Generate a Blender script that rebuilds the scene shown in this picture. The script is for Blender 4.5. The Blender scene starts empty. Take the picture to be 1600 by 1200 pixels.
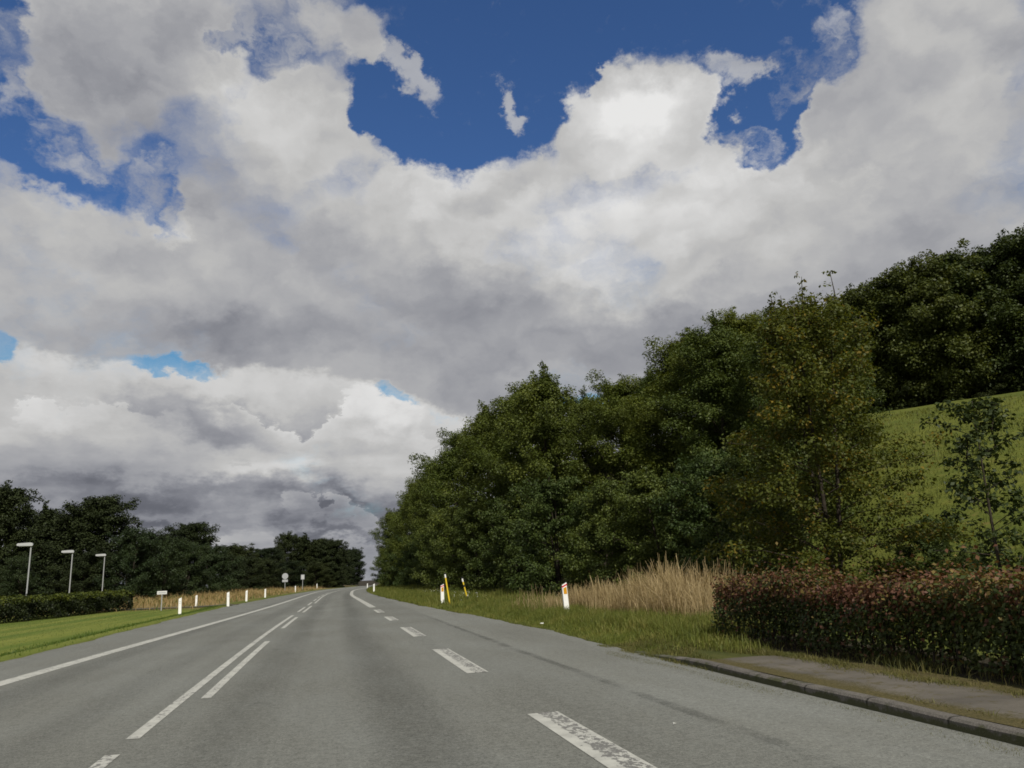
import bpy, math, random
import numpy as np
from mathutils import Vector, Matrix

# ------------------------------------------------------------------ camera, sky, sun, exposure
scene = bpy.context.scene
COL = scene.collection
EYE = 1.30
cam_data = bpy.data.cameras.new("camera")
cam_data.sensor_width = 36.0
cam_data.lens = 28.03
cam_data.clip_start = 0.05
cam_data.clip_end = 9000.0
cam = bpy.data.objects.new("camera", cam_data)
COL.objects.link(cam)
# columns: camera right, up, back in world axes (+y is the road ahead); slight roll as in the photo
cam.matrix_world = Matrix(((0.97285, -0.01259, -0.23110, 0.0),
                           (-0.22752, -0.23510, -0.94497, 0.0),
                           (-0.04243, 0.97189, -0.23159, EYE),
                           (0, 0, 0, 1)))
scene.camera = cam
scene.view_settings.view_transform = 'Standard'
scene.view_settings.look = 'None'
scene.view_settings.exposure = 0.0
scene.view_settings.gamma = 1.0
scene.cycles.filter_width = 1.7
scene.cycles.max_bounces = 7
scene.cycles.transparent_max_bounces = 6
scene.cycles.sample_clamp_indirect = 3.0

SUN_AZ, SUN_EL = 174.0, 43.0        # degrees; behind the camera, azimuth clockwise from +y
sd = Vector((math.sin(math.radians(SUN_AZ)) * math.cos(math.radians(SUN_EL)),
             math.cos(math.radians(SUN_AZ)) * math.cos(math.radians(SUN_EL)),
             math.sin(math.radians(SUN_EL))))
sun_data = bpy.data.lights.new("sun", 'SUN')
sun_data.energy = 4.2
sun_data.angle = math.radians(0.53)
sun_data.color = (1.0, 0.95, 0.86)
sun = bpy.data.objects.new("sun", sun_data)
sun.rotation_euler = sd.to_track_quat('Z', 'Y').to_euler()
COL.objects.link(sun)


class NT:
    """small helper for building node trees"""
    def __init__(self, tree):
        self.t = tree
        self.n = tree.nodes
        self.l = tree.links

    def node(self, kind, **props):
        nd = self.n.new(kind)
        for k, v in props.items():
            setattr(nd, k, v)
        return nd

    def put(self, sock, val):
        if val is None:
            return
        if isinstance(val, bpy.types.NodeSocket):
            self.l.new(val, sock)
        else:
            if hasattr(sock.default_value, '__len__') and not hasattr(val, '__len__'):
                val = (val,) * len(sock.default_value)
            if hasattr(sock.default_value, '__len__') and len(sock.default_value) == 4 and len(val) == 3:
                val = (*val, 1.0)
            sock.default_value = val

    def math(self, op, a, b=None, c=None, clamp=False):
        nd = self.node('ShaderNodeMath', operation=op, use_clamp=clamp)
        for i, v in enumerate((a, b, c)):
            self.put(nd.inputs[i], v)
        return nd.outputs[0]

    def vmath(self, op, a, b=None, out=0, scale=None):
        nd = self.node('ShaderNodeVectorMath', operation=op)
        self.put(nd.inputs[0], a)
        self.put(nd.inputs[1], b)
        if scale is not None:
            self.put(nd.inputs['Scale'], scale)
        return nd.outputs[out]

    def noise(self, vec, scale, detail=4.0, rough=0.55, dist=0.0, dims='3D', w=None):
        nd = self.node('ShaderNodeTexNoise', noise_dimensions=dims)
        self.put(nd.inputs['Vector'], vec)
        self.put(nd.inputs['Scale'], scale)
        self.put(nd.inputs['Detail'], detail)
        self.put(nd.inputs['Roughness'], rough)
        self.put(nd.inputs['Distortion'], dist)
        return nd

    def smooth(self, val, lo, hi, a=0.0, b=1.0, kind='SMOOTHSTEP'):
        nd = self.node('ShaderNodeMapRange', interpolation_type=kind)
        nd.clamp = True
        for i, v in enumerate((val, lo, hi, a, b)):
            self.put(nd.inputs[i], v)
        return nd.outputs[0]

    def mix(self, fac, a, b, blend='MIX'):
        nd = self.node('ShaderNodeMix', data_type='RGBA', blend_type=blend)
        self.put(nd.inputs[0], fac)
        self.put(nd.inputs[6], a)
        self.put(nd.inputs[7], b)
        return nd.outputs[2]

    def xyz(self, v):
        nd = self.node('ShaderNodeSeparateXYZ')
        self.put(nd.inputs[0], v)
        return nd.outputs

    def comb(self, x, y, z):
        nd = self.node('ShaderNodeCombineXYZ')
        for i, v in enumerate((x, y, z)):
            self.put(nd.inputs[i], v)
        return nd.outputs[0]


# where the cloud cover opens (-) or thickens (+) in the sky: azimuth, elevation, radii, rotation in degrees, amount
COVER = [
    (21.81, 36.7, 21.78, 4.99, 174.27, -1),
    (9.06, 32.52, 6.59, 4.96, 177.49, -1),
    (3.98, 32.61, 3.74, 2.61, 160.87, -0.8),
    (33.49, 29.38, 3.68, 3.0, 163.75, -1),
    (15.68, 31.54, 4.1, 2.28, 177.45, -0.8),
    (37.33, 33.3, 4.53, 4.01, 94.16, -0.9),
    (-20.27, 27.33, 3.87, 2.82, 177.79, -0.9),
    (-17.12, 25.71, 4.45, 1.77, 170.84, -0.8),
    (-21.57, 32.28, 3.12, 1.81, 92.72, -0.6),
    (-12.21, 26.74, 2.4, 2.05, 80.64, -0.5),
    (-10.37, 24.16, 2.43, 1.48, 102.22, -0.5),
    (-7.25, 35.21, 3.26, 0.97, -171.26, -0.45),
    (-1.99, 34.97, 3.43, 1.92, -172.58, -0.4),
    (-9.84, 14.98, 3.23, 0.72, 175.2, -0.72),
    (4.73, 12.48, 1.93, 0.77, 164.68, -0.72),
    (8.96, 11.03, 2.32, 0.73, 163.72, -0.5),
    (17.92, 12.17, 2.81, 0.64, 176.7, -0.5),
    (-19.97, 14.71, 0.97, 0.84, 92.44, -0.7),
    (24.84, 31.57, 5.54, 3.6, 177.72, 1.5),
    (21.46, 30.49, 3.52, 2.08, 174.38, 1.0),
    (4.5, 35.03, 2.3, 1.13, 153.76, 0.55),
    (1.2, 36.96, 3.78, 1.82, 165.46, 0.7),
    (45.2, 30.76, 6.95, 5.8, 93.94, 0.8),
    (38.62, 29.08, 2.61, 2.3, 151.84, 0.5),
    (-1.9, 31.22, 4.34, 3.61, -166.82, 0.5),
    (22.04, 33.92, 1.26, 0.88, 50.44, 0.8),
    (33.07, 28.02, 2.29, 1.22, 168.49, 0.5),
]
# loose wisps
WISPS = [
    (30.9, 32.76, 2.38, 1.34, 156.35, 1.0),
    (32.5, 31.27, 2.28, 1.01, -161.96, 1.2),
    (13.96, 32.85, 1.8, 0.98, 121.66, 1.2),
    (15.07, 31.57, 1.13, 0.91, 179.0, 0.9),
    (6.53, 33.91, 2.87, 1.24, 150.65, 1.3),
    (3.23, 36.33, 3.64, 1.47, 153.27, 1.1),
    (-11.92, 25.58, 2.97, 2.73, -142.04, 0.8),
    (-16.81, 26.54, 2.71, 1.29, -167.53, 0.8),
    (-20.75, 29.98, 2.5, 1.31, 93.7, 0.9),
    (-7.96, 35.48, 3.71, 1.11, -170.82, 0.9),
    (-3.01, 36.2, 3.92, 2.25, -171.6, 0.8),
    (39.14, 32.09, 2.3, 2.13, 111.79, 0.7),
    (36.17, 30.44, 1.8, 1.55, 157.83, 0.6),
    (-18.17, 28.74, 1.87, 1.5, 83.31, 0.7),
    (8.96, 11.03, 1.86, 0.73, 178.41, 0.6),
]
# where the cloud layer is thin and bright (+) or thick and grey (-)
TONE = [
    (24.86, 31.77, 6.72, 3.45, 172.63, 0.25),
    (23.19, 24.96, 16.02, 6.1, 174.0, 0.18),
    (45.2, 30.76, 8.88, 7.71, 140.93, 0.1),
    (-4.27, 31.39, 7.28, 3.69, 171.88, 0.12),
    (5.43, 27.01, 12.4, 5.33, 160.35, 0.08),
    (-14.17, 32.96, 9.28, 5.45, -165.17, -0.1),
    (11.11, 19.44, 15.47, 3.64, 173.84, -0.06),
    (17.62, 15.03, 13.27, 3.21, 176.62, -0.07),
    (-3.8, 16.82, 14.46, 1.98, 177.52, -0.08),
    (28.1, 17.31, 9.07, 3.11, 173.31, -0.08),
    (-17.79, 12.76, 4.53, 2.37, -175.4, 0.06),
    (-8.25, 11.65, 5.31, 1.62, 169.18, -0.17),
    (-3.55, 8.05, 4.26, 1.95, 169.08, 0.16),
    (3.9, 11.35, 2.73, 1.36, 179.31, 0.1),
    (-12.99, 6.33, 8.12, 1.22, -179.67, -0.12),
    (-0.93, 5.4, 8.18, 1.74, 173.69, -0.14),
    (-2.99, 2.74, 5.83, 0.85, 178.2, 0.06),
    (0.82, 3.31, 5.18, 0.61, 178.21, -0.16),
    (-10.62, 4.29, 4.56, 0.57, 179.17, -0.13),
    (29.98, 13.97, 8.78, 2.65, 173.56, -0.12),
    (23.79, 20.91, 11.87, 3.56, 174.22, 0.1),
    (-17.77, 24.61, 3.39, 2.28, -165.13, 0.05),
]

world = bpy.data.worlds.new("World")
scene.world = world
world.use_nodes = True
w = NT(world.node_tree)
for nd in list(w.n):
    w.n.remove(nd)
SKY_STRENGTH = 0.1
sky = w.node('ShaderNodeTexSky', sky_type='NISHITA')
sky.sun_disc = False
sky.sun_elevation = math.radians(SUN_EL)
sky.sun_rotation = math.radians(SUN_AZ)
sky.air_density = 1.0
sky.dust_density = 0.3
sky.ozone_density = 2.0
direction = w.node('ShaderNodeTexCoord').outputs['Generated']
dx, dy, dz = w.xyz(direction)
az = w.math('MULTIPLY', w.math('ARCTAN2', dx, dy), 57.29578)
el = w.math('MULTIPLY', w.math('ARCSINE', dz), 57.29578)
elp = w.math('MAXIMUM', el, 0.0)
els = w.math('ADD', elp, w.math('MULTIPLY', w.math('LOGARITHM', w.math('ADD', elp, 4.0), math.e), 5.0))
q = w.comb(az, el, 0.0)
qs = w.comb(w.math('MULTIPLY', az, 0.85), els, 0.0)
wn1 = w.noise(qs, 0.13, 3.0, 0.5).outputs['Color']
wn2 = w.noise(qs, 0.55, 5.0, 0.62).outputs['Color']
warp = w.vmath('ADD', w.vmath('SCALE', w.vmath('SUBTRACT', wn1, (0.5, 0.5, 0.5)), scale=5.0),
               w.vmath('SCALE', w.vmath('SUBTRACT', wn2, (0.5, 0.5, 0.5)), scale=3.2))
p = w.vmath('ADD', q, warp)
psoft = w.vmath('ADD', q, w.vmath('SCALE', warp, scale=1.3))


def blobs(vec, table, start, r_in, r_out):
    total = start
    for (a, e, ra, rb, rot, amt) in table:
        mp = w.node('ShaderNodeMapping', vector_type='TEXTURE')
        w.put(mp.inputs['Vector'], vec)
        mp.inputs['Location'].default_value = (a, e, 0)
        mp.inputs['Rotation'].default_value = (0, 0, math.radians(rot))
        mp.inputs['Scale'].default_value = (ra, rb, 1000.0)
        r = w.vmath('LENGTH', mp.outputs[0], out=1)
        total = w.math('ADD', total, w.smooth(r, r_in, r_out, amt, 0.0))
    return total


cover = blobs(p, COVER, w.smooth(el, 18.0, 28.0, 0.9, 0.60), 0.55, 1.25)
tone = blobs(psoft, TONE, 0.0, 0.1, 1.35)
pn = w.vmath('ADD', qs, w.vmath('SCALE', warp, scale=0.9))
fa = w.noise(pn, 0.15, 9.0, 0.56).outputs[0]
fine = w.noise(pn, 0.8, 7.0, 0.6).outputs[0]
dens = w.math('ADD', cover, w.math('MULTIPLY', w.math('SUBTRACT', fa, 0.5), 1.5))
dens = w.math('ADD', dens, w.math('MULTIPLY', w.math('SUBTRACT', fine, 0.5), 0.55))
# crisp cauliflower edges in some places, frayed veils in others
veil = w.smooth(w.noise(qs, 0.085, 2.0, 0.5).outputs[0], 0.40, 0.60, 0.28, 1.0)
alpha = w.smooth(dens, -0.15, veil)
# loose wisps in front of the blue
pw_ = w.vmath('ADD', q, w.vmath('SCALE', warp, scale=1.5))
wv = w.math('ADD', blobs(pw_, WISPS, 0.0, 0.1, 1.35), w.math('MULTIPLY', w.math('SUBTRACT', fine, 0.5), 1.5))
alpha = w.math('MAXIMUM', alpha, w.smooth(wv, 0.15, 1.15, 0.0, 0.72))
rim = w.smooth(dens, 0.12, 0.8, 0.08, 0.0)
ra = w.noise(pn, 0.11, 4.5, 0.50).outputs[0]
rb = w.noise(w.vmath('ADD', pn, (0.5, 1.6, 0.0)), 0.11, 4.5, 0.50).outputs[0]
relief = w.math('MULTIPLY', w.math('SUBTRACT', ra, rb), 0.50)
bands = w.noise(w.comb(w.math('MULTIPLY', az, 0.05), w.math('MULTIPLY', els, 0.24), 3.0), 1.0, 5.0, 0.55, 0.4).outputs[0]
relief = w.math('ADD', relief, w.math('MULTIPLY', w.math('SUBTRACT', bands, 0.5), w.smooth(el, 15.0, 5.0, 0.0, 0.38)))


def billow(vec, scale):
    v_ = w.node('ShaderNodeTexVoronoi', feature='SMOOTH_F1', voronoi_dimensions='2D')
    w.put(v_.inputs['Vector'], vec)
    v_.inputs['Scale'].default_value = scale
    v_.inputs['Smoothness'].default_value = 0.35
    return v_.outputs['Distance']


# heaped heads: round swellings, lighter on the side turned to the sun
pb = w.vmath('ADD', qs, w.vmath('SCALE', warp, scale=0.55))
up1 = w.vmath('ADD', pb, (-0.6, 1.5, 0.0))
up2 = w.vmath('ADD', pb, (-0.25, 0.6, 0.0))
heap = w.math('ADD', w.math('SUBTRACT', billow(up1, 0.13), billow(pb, 0.13)), w.math('MULTIPLY', w.math('SUBTRACT', billow(up2, 0.33), billow(pb, 0.33)), 0.8))
heap = w.math('MULTIPLY', heap, w.smooth(w.math('ADD', tone, w.math('MULTIPLY', rim, 1.5)), 0.0, 0.30, 0.05, 0.36))
relief = w.math('ADD', relief, heap)
big = w.math('MULTIPLY', w.math('SUBTRACT', w.noise(qs, 0.07, 3.0, 0.5).outputs[0], 0.5), 0.25)
lum = w.math('ADD', w.math('ADD', w.math('ADD', tone, 0.42), relief), w.math('ADD', rim, big))
# rank behind rank of cloud heads: a lit crest against the grey base in front of it
pz = w.xyz(w.vmath('ADD', q, w.vmath('SCALE', warp, scale=0.75)))[1]
rank = w.math('ADD', w.math('MULTIPLY', pz, -0.15), w.math('ADD', w.math('MULTIPLY', ra, 3.0), w.math('MULTIPLY', fine, 0.35)))
saw = w.math('FRACT', rank)
saw = w.math('MULTIPLY', w.math('SUBTRACT', 0.5, saw), w.smooth(saw, 1.0, 0.90))
crests = w.math('MULTIPLY', saw, w.smooth(w.noise(qs, 0.075, 2.0, 0.5).outputs[0], 0.40, 0.62, 0.02, 0.26))
relief = w.math('ADD', relief, crests)
# a lower, more distant heap of cloud on the left: sunlit crest against the grey base of the nearer deck
crest = w.math('SUBTRACT', 15.1, w.math('MULTIPLY', w.math('POWER', w.math('ADD', az, 13.0), 2.0), 0.0068))
fall = w.math('SUBTRACT', crest, pz)
lum2 = w.math('ADD', w.smooth(fall, 0.0, 8.5, 0.62, 0.33, 'LINEAR'), w.math('MULTIPLY', w.math('ADD', relief, tone), 1.15))
lum = w.mix(w.smooth(fall, -0.2, 0.55), lum, lum2)
lum = w.math('MINIMUM', w.math('SMOOTH_MAX', lum, 0.13, 0.12), 0.80)
tint = w.mix(w.smooth(lum, 0.12, 0.5, kind='LINEAR'), (0.90, 0.94, 1.12), (1.0, 0.995, 0.985))
cloud = w.vmath('SCALE', tint, scale=w.math('MULTIPLY', lum, 1.0 / SKY_STRENGTH))
blue = w.mix(1.0, sky.outputs[0], w.mix(w.smooth(el, 12.0, 26.0), (0.50, 0.86, 0.92), (0.44, 0.64, 0.92)), 'MULTIPLY')
colour = w.mix(alpha, blue, cloud)
bg = w.node('ShaderNodeBackground')
w.put(bg.inputs[0], colour)
bg.inputs[1].default_value = SKY_STRENGTH
wo = w.node('ShaderNodeOutputWorld')
w.l.new(bg.outputs[0], wo.inputs[0])
world.cycles.sampling_method = 'MANUAL'
world.cycles.sample_map_resolution = 512


# ------------------------------------------------------------------ materials
def material(name):
    m = bpy.data.materials.new(name)
    m.use_nodes = True
    t = NT(m.node_tree)
    for nd in list(t.n):
        t.n.remove(nd)
    out = t.node('ShaderNodeOutputMaterial')
    return m, t, out


def principled(t, out, colour, rough=0.6, spec=0.3, metal=0.0, normal=None):
    b = t.node('ShaderNodeBsdfPrincipled')
    t.put(b.inputs['Base Color'], colour)
    t.put(b.inputs['Roughness'], rough)
    t.put(b.inputs['Specular IOR Level'], spec)
    t.put(b.inputs['Metallic'], metal)
    if normal is not None:
        t.l.new(normal, b.inputs['Normal'])
    t.l.new(b.outputs[0], out.inputs[0])
    return b


def bump(t, height, strength=0.4, dist=0.01):
    nd = t.node('ShaderNodeBump')
    nd.inputs['Strength'].default_value = strength
    nd.inputs['Distance'].default_value = dist
    t.l.new(height, nd.inputs['Height'])
    return nd.outputs[0]


def leaf_material(name, dark, mid, light, trans=0.28, clump=0.6, rough=0.55, spec=0.22):
    m, t, out = material(name)
    rnd = t.node('ShaderNodeNewGeometry').outputs['Random Per Island']
    obj = t.node('ShaderNodeTexCoord').outputs['Object']
    n = t.noise(obj, clump, 3.0, 0.6).outputs[0]
    f = t.math('ADD', t.math('MULTIPLY', rnd, 0.55), t.math('MULTIPLY', t.smooth(n, 0.3, 0.7), 0.45))
    c = t.mix(t.smooth(f, 0.0, 0.5, kind='LINEAR'), dark, mid)
    c = t.mix(t.smooth(f, 0.55, 1.0, kind='LINEAR'), c, light)
    own = t.node('ShaderNodeObjectInfo').outputs['Random']
    c = t.mix(1.0, c, t.mix(own, (0.72, 0.80, 0.85), (1.28, 1.18, 1.0)), 'MULTIPLY')
    b = t.node('ShaderNodeBsdfPrincipled')
    t.put(b.inputs['Base Color'], c)
    t.put(b.inputs['Roughness'], rough)
    t.put(b.inputs['Specular IOR Level'], spec)
    tr = t.node('ShaderNodeBsdfTranslucent')
    t.put(tr.inputs[0], t.mix(1.0, c, (1.25, 1.15, 0.6), 'MULTIPLY'))
    mx = t.node('ShaderNodeMixShader')
    mx.inputs[0].default_value = trans
    t.l.new(b.outputs[0], mx.inputs[1])
    t.l.new(tr.outputs[0], mx.inputs[2])
    t.l.new(mx.outputs[0], out.inputs[0])
    return m


def plain(name, colour, rough=0.5, spec=0.4, metal=0.0, var=0.12, scale=20.0):
    m, t, out = material(name)
    obj = t.node('ShaderNodeTexCoord').outputs['Object']
    n = t.noise(obj, scale, 4.0, 0.6).outputs[0]
    c = t.mix(t.smooth(n, 0.3, 0.75), colour, tuple(v * (1 - var) for v in colour))
    principled(t, out, c, rough, spec, metal)
    return m


MAT = {}
MAT['alder'] = leaf_material('alder leaves', (0.034, 0.052, 0.012), (0.062, 0.086, 0.017), (0.115, 0.140, 0.030))
MAT['willow'] = leaf_material('willow leaves', (0.046, 0.064, 0.012), (0.080, 0.105, 0.017), (0.135, 0.155, 0.030))
MAT['shrub'] = leaf_material('shrub leaves', (0.034, 0.054, 0.013), (0.060, 0.085, 0.019), (0.110, 0.138, 0.034))
MAT['wood'] = leaf_material('woodland leaves', (0.030, 0.042, 0.010), (0.058, 0.075, 0.017), (0.11, 0.128, 0.032))
MAT['shade_leaf'] = leaf_material('shade-toned woodland leaves', (0.014, 0.020, 0.009), (0.025, 0.034, 0.013), (0.044, 0.058, 0.022), trans=0.12, spec=0.1)  # leaf colour darkened in place of cloud shade and shade under the wood edge
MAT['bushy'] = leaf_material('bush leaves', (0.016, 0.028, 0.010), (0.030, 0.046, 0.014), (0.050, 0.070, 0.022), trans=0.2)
MAT['birch'] = leaf_material('birch leaves', (0.055, 0.066, 0.012), (0.105, 0.115, 0.018), (0.180, 0.175, 0.034), trans=0.38)
MAT['birch_gold'] = leaf_material('yellowing birch leaves', (0.13, 0.10, 0.014), (0.22, 0.15, 0.018), (0.33, 0.22, 0.026), trans=0.38)
MAT['sapling'] = leaf_material('maple leaves', (0.026, 0.038, 0.010), (0.050, 0.066, 0.016), (0.09, 0.105, 0.028))
MAT['beech_green'] = leaf_material('beech hedge green leaves', (0.030, 0.042, 0.012), (0.056, 0.074, 0.018), (0.115, 0.13, 0.034))
MAT['beech_red'] = leaf_material('beech hedge coppery leaves', (0.085, 0.034, 0.022), (0.150, 0.064, 0.036), (0.27, 0.135, 0.065))
MAT['beech_gold'] = leaf_material('beech hedge yellowish leaves', (0.10, 0.070, 0.020), (0.17, 0.115, 0.032), (0.27, 0.19, 0.06))
MAT['clipped'] = leaf_material('shade-toned hedge leaves', (0.009, 0.014, 0.004), (0.018, 0.026, 0.006), (0.038, 0.050, 0.011), clump=2.0, trans=0.15)  # hedge face leaves darkened, its shade is painted into the colour
MAT['clipped_lit'] = leaf_material('sun-toned hedge leaves', (0.035, 0.05, 0.008), (0.07, 0.09, 0.013), (0.14, 0.155, 0.022), clump=2.0)  # lighter leaf colour paints sunlight onto the hedge top
MAT['grass'] = leaf_material('verge grass', (0.065, 0.088, 0.020), (0.110, 0.135, 0.030), (0.20, 0.19, 0.065), clump=0.9, trans=0.35)
MAT['rough_grass'] = leaf_material('long lawn grass', (0.045, 0.080, 0.016), (0.070, 0.115, 0.022), (0.11, 0.15, 0.03), clump=0.9, trans=0.35)
MAT['pasture'] = leaf_material('pasture grass', (0.080, 0.098, 0.018), (0.120, 0.132, 0.026), (0.19, 0.175, 0.050), clump=0.2, trans=0.4)
MAT['dry_grass'] = leaf_material('dry grass', (0.23, 0.165, 0.085), (0.38, 0.285, 0.155), (0.56, 0.44, 0.26), clump=0.8, trans=0.35, spec=0.2)
MAT['field_grass'] = leaf_material('field grass gone to seed', (0.12, 0.105, 0.048), (0.24, 0.19, 0.10), (0.38, 0.30, 0.18), clump=0.25, trans=0.3, spec=0.2)
MAT['moss_grass'] = leaf_material('worn kerb grass', (0.070, 0.085, 0.022), (0.13, 0.125, 0.036), (0.22, 0.18, 0.07), clump=1.6, trans=0.3)
MAT['flower'] = plain('white petals', (0.75, 0.75, 0.70), 0.7)
MAT['bark'] = plain('bark', (0.055, 0.045, 0.035), 0.9, 0.1, var=0.5, scale=8)
MAT['birch_bark'] = plain('pale bark', (0.20, 0.18, 0.15), 0.9, 0.1, var=0.6, scale=6)
MAT['post_white'] = plain('white plastic', (0.84, 0.84, 0.80), 0.4, 0.4, var=0.08, scale=14)
MAT['amber'] = plain('amber reflector', (0.62, 0.30, 0.015), 0.25, 0.6)
MAT['red'] = plain('red band', (0.55, 0.035, 0.05), 0.4, 0.4)
MAT['silver'] = plain('grey reflector', (0.50, 0.52, 0.52), 0.3, 0.5)
MAT['yellow'] = plain('yellow paint', (0.72, 0.52, 0.03), 0.5, 0.4)
MAT['black'] = plain('black paint', (0.02, 0.02, 0.022), 0.5, 0.4)
MAT['steel'] = plain('galvanised steel', (0.42, 0.43, 0.43), 0.45, 0.5, metal=0.3)
MAT['lamp'] = plain('pale grey lamp housing', (0.42, 0.43, 0.43), 0.4, 0.5)
MAT['sign_back'] = plain('grey sign back', (0.36, 0.37, 0.38), 0.5, 0.4)
MAT['sign_face'] = plain('pale sign face', (0.62, 0.62, 0.60), 0.45, 0.4)


def road_material():
    m, t, out = material('asphalt')
    uv = t.node('ShaderNodeUVMap', uv_map='UVMap').outputs[0]
    u, v, _ = t.xyz(uv)
    pos = t.node('ShaderNodeNewGeometry').outputs['Position']
    grit = t.noise(pos, 38.0, 4.0, 0.8).outputs[0]
    stones = t.noise(pos, 150.0, 1.0, 0.6).outputs[0]
    streak = t.noise(t.comb(t.math('MULTIPLY', u, 1.6), t.math('MULTIPLY', v, 0.035), 0.0), 1.0, 5.0, 0.6).outputs[0]
    patch = t.noise(t.vmath('MULTIPLY', pos, (1.0, 0.35, 1.0)), 0.55, 6.0, 0.66).outputs[0]
    val = t.smooth(patch, 0.25, 0.75, 0.120, 0.176, 'LINEAR')
    # polished, darker wheel tracks in both lanes
    for c0, wd, amt in ((-2.45, 0.55, 0.030), (-0.85, 0.50, 0.020), (0.85, 0.50, 0.026), (2.42, 0.55, 0.036)):
        d = t.math('ABSOLUTE', t.math('SUBTRACT', t.math('ADD', u, t.math('MULTIPLY', t.math('SUBTRACT', streak, 0.5), 0.5)), c0))
        val = t.math('SUBTRACT', val, t.math('MULTIPLY', t.smooth(d, wd, 0.1), amt))
    val = t.math('ADD', val, t.math('MULTIPLY', t.math('SUBTRACT', streak, 0.5), 0.055))
    # the lay-by was laid apart from the carriageway: a dark sealed joint with bleeding tar
    jx = t.math('ADD', u, t.math('MULTIPLY', t.math('SUBTRACT', t.noise(pos, 0.9, 3.0).outputs[0], 0.5), 0.16))
    joint = t.smooth(t.math('ABSOLUTE', t.math('SUBTRACT', jx, 4.96)), 0.10, 0.035)
    jf = t.math('MULTIPLY', joint, t.math('MULTIPLY', t.smooth(t.noise(pos, 1.3, 3.0).outputs[0], 0.30, 0.62), t.smooth(v, 34.0, 22.0)))
    val = t.math('SUBTRACT', val, t.math('MULTIPLY', jf, 0.055))
    bay = t.smooth(u, 4.90, 5.05)
    val = t.math('ADD', val, t.math('MULTIPLY', bay, 0.012))
    # small oil spots and scuffs
    vor = t.node('ShaderNodeTexVoronoi', feature='F1')
    t.put(vor.inputs['Vector'], t.vmath('MULTIPLY', t.vmath('ADD', pos, t.vmath('SCALE', t.noise(pos, 3.0, 2.0).outputs['Color'], scale=0.5)), (0.75, 0.55, 1.0)))
    vor.inputs['Scale'].default_value = 1.0
    spot = t.smooth(vor.outputs['Distance'], 0.11, 0.05)
    val = t.math('SUBTRACT', val, t.math('MULTIPLY', spot, 0.022))
    coarse = t.noise(pos, 11.0, 6.0, 0.85).outputs[0]
    val = t.math('ADD', val, t.math('MULTIPLY', t.math('SUBTRACT', coarse, 0.5), 0.23))
    g = t.math('ADD', t.math('MULTIPLY', t.math('SUBTRACT', grit, 0.5), 0.32), t.math('MULTIPLY', t.math('SUBTRACT', stones, 0.5), 0.22))
    val = t.math('MAXIMUM', t.math('ADD', val, g), 0.03)
    warm = t.mix(t.smooth(patch, 0.35, 0.65), (0.985, 1.0, 0.875), (0.97, 1.0, 0.90))
    col = t.vmath('SCALE', warm, scale=val)
    principled(t, out, col, 0.85, 0.22, normal=bump(t, t.math('ADD', grit, stones), 0.35, 0.006))
    return m


def paint_material(name, wear_lo, wear_hi, side_wear=False):
    """white road paint; UV.x runs across the stripe in metres, worn through to the asphalt"""
    m, t, out = material(name)
    uv = t.node('ShaderNodeUVMap', uv_map='UVMap').outputs[0]
    u, v, _ = t.xyz(uv)
    pos = t.node('ShaderNodeNewGeometry').outputs['Position']
    n = t.noise(t.vmath('MULTIPLY', pos, (1.3, 0.75, 1.0)), 16.0, 7.0, 0.72).outputs[0]
    n2 = t.noise(pos, 2.2, 4.0, 0.6).outputs[0]
    w_ = t.math('ADD', t.math('MULTIPLY', n, 0.7), t.math('MULTIPLY', n2, 0.3))
    if side_wear:
        # the fresh strip on the lane side hides; old paint beside it has flaked
        band = t.math('MULTIPLY', t.smooth(u, 0.085, 0.12), t.smooth(u, 0.31, 0.25))
        w_ = t.math('SUBTRACT', w_, t.math('MULTIPLY', band, 0.105))
    mask = t.smooth(w_, wear_lo, wear_hi)
    dirt = t.noise(pos, 5.0, 6.0, 0.65).outputs[0]
    white = t.mix(t.smooth(dirt, 0.3, 0.75), (0.44, 0.44, 0.395), (0.31, 0.31, 0.28))
    grit = t.noise(pos, 90.0, 2.0, 0.7).outputs[0]
    tar = t.vmath('SCALE', (1.0, 0.99, 0.92), scale=t.smooth(grit, 0.2, 0.8, 0.09, 0.20, 'LINEAR'))
    principled(t, out, t.mix(mask, tar, white), 0.75, 0.3, normal=bump(t, grit, 0.2, 0.004))
    return m


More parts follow.
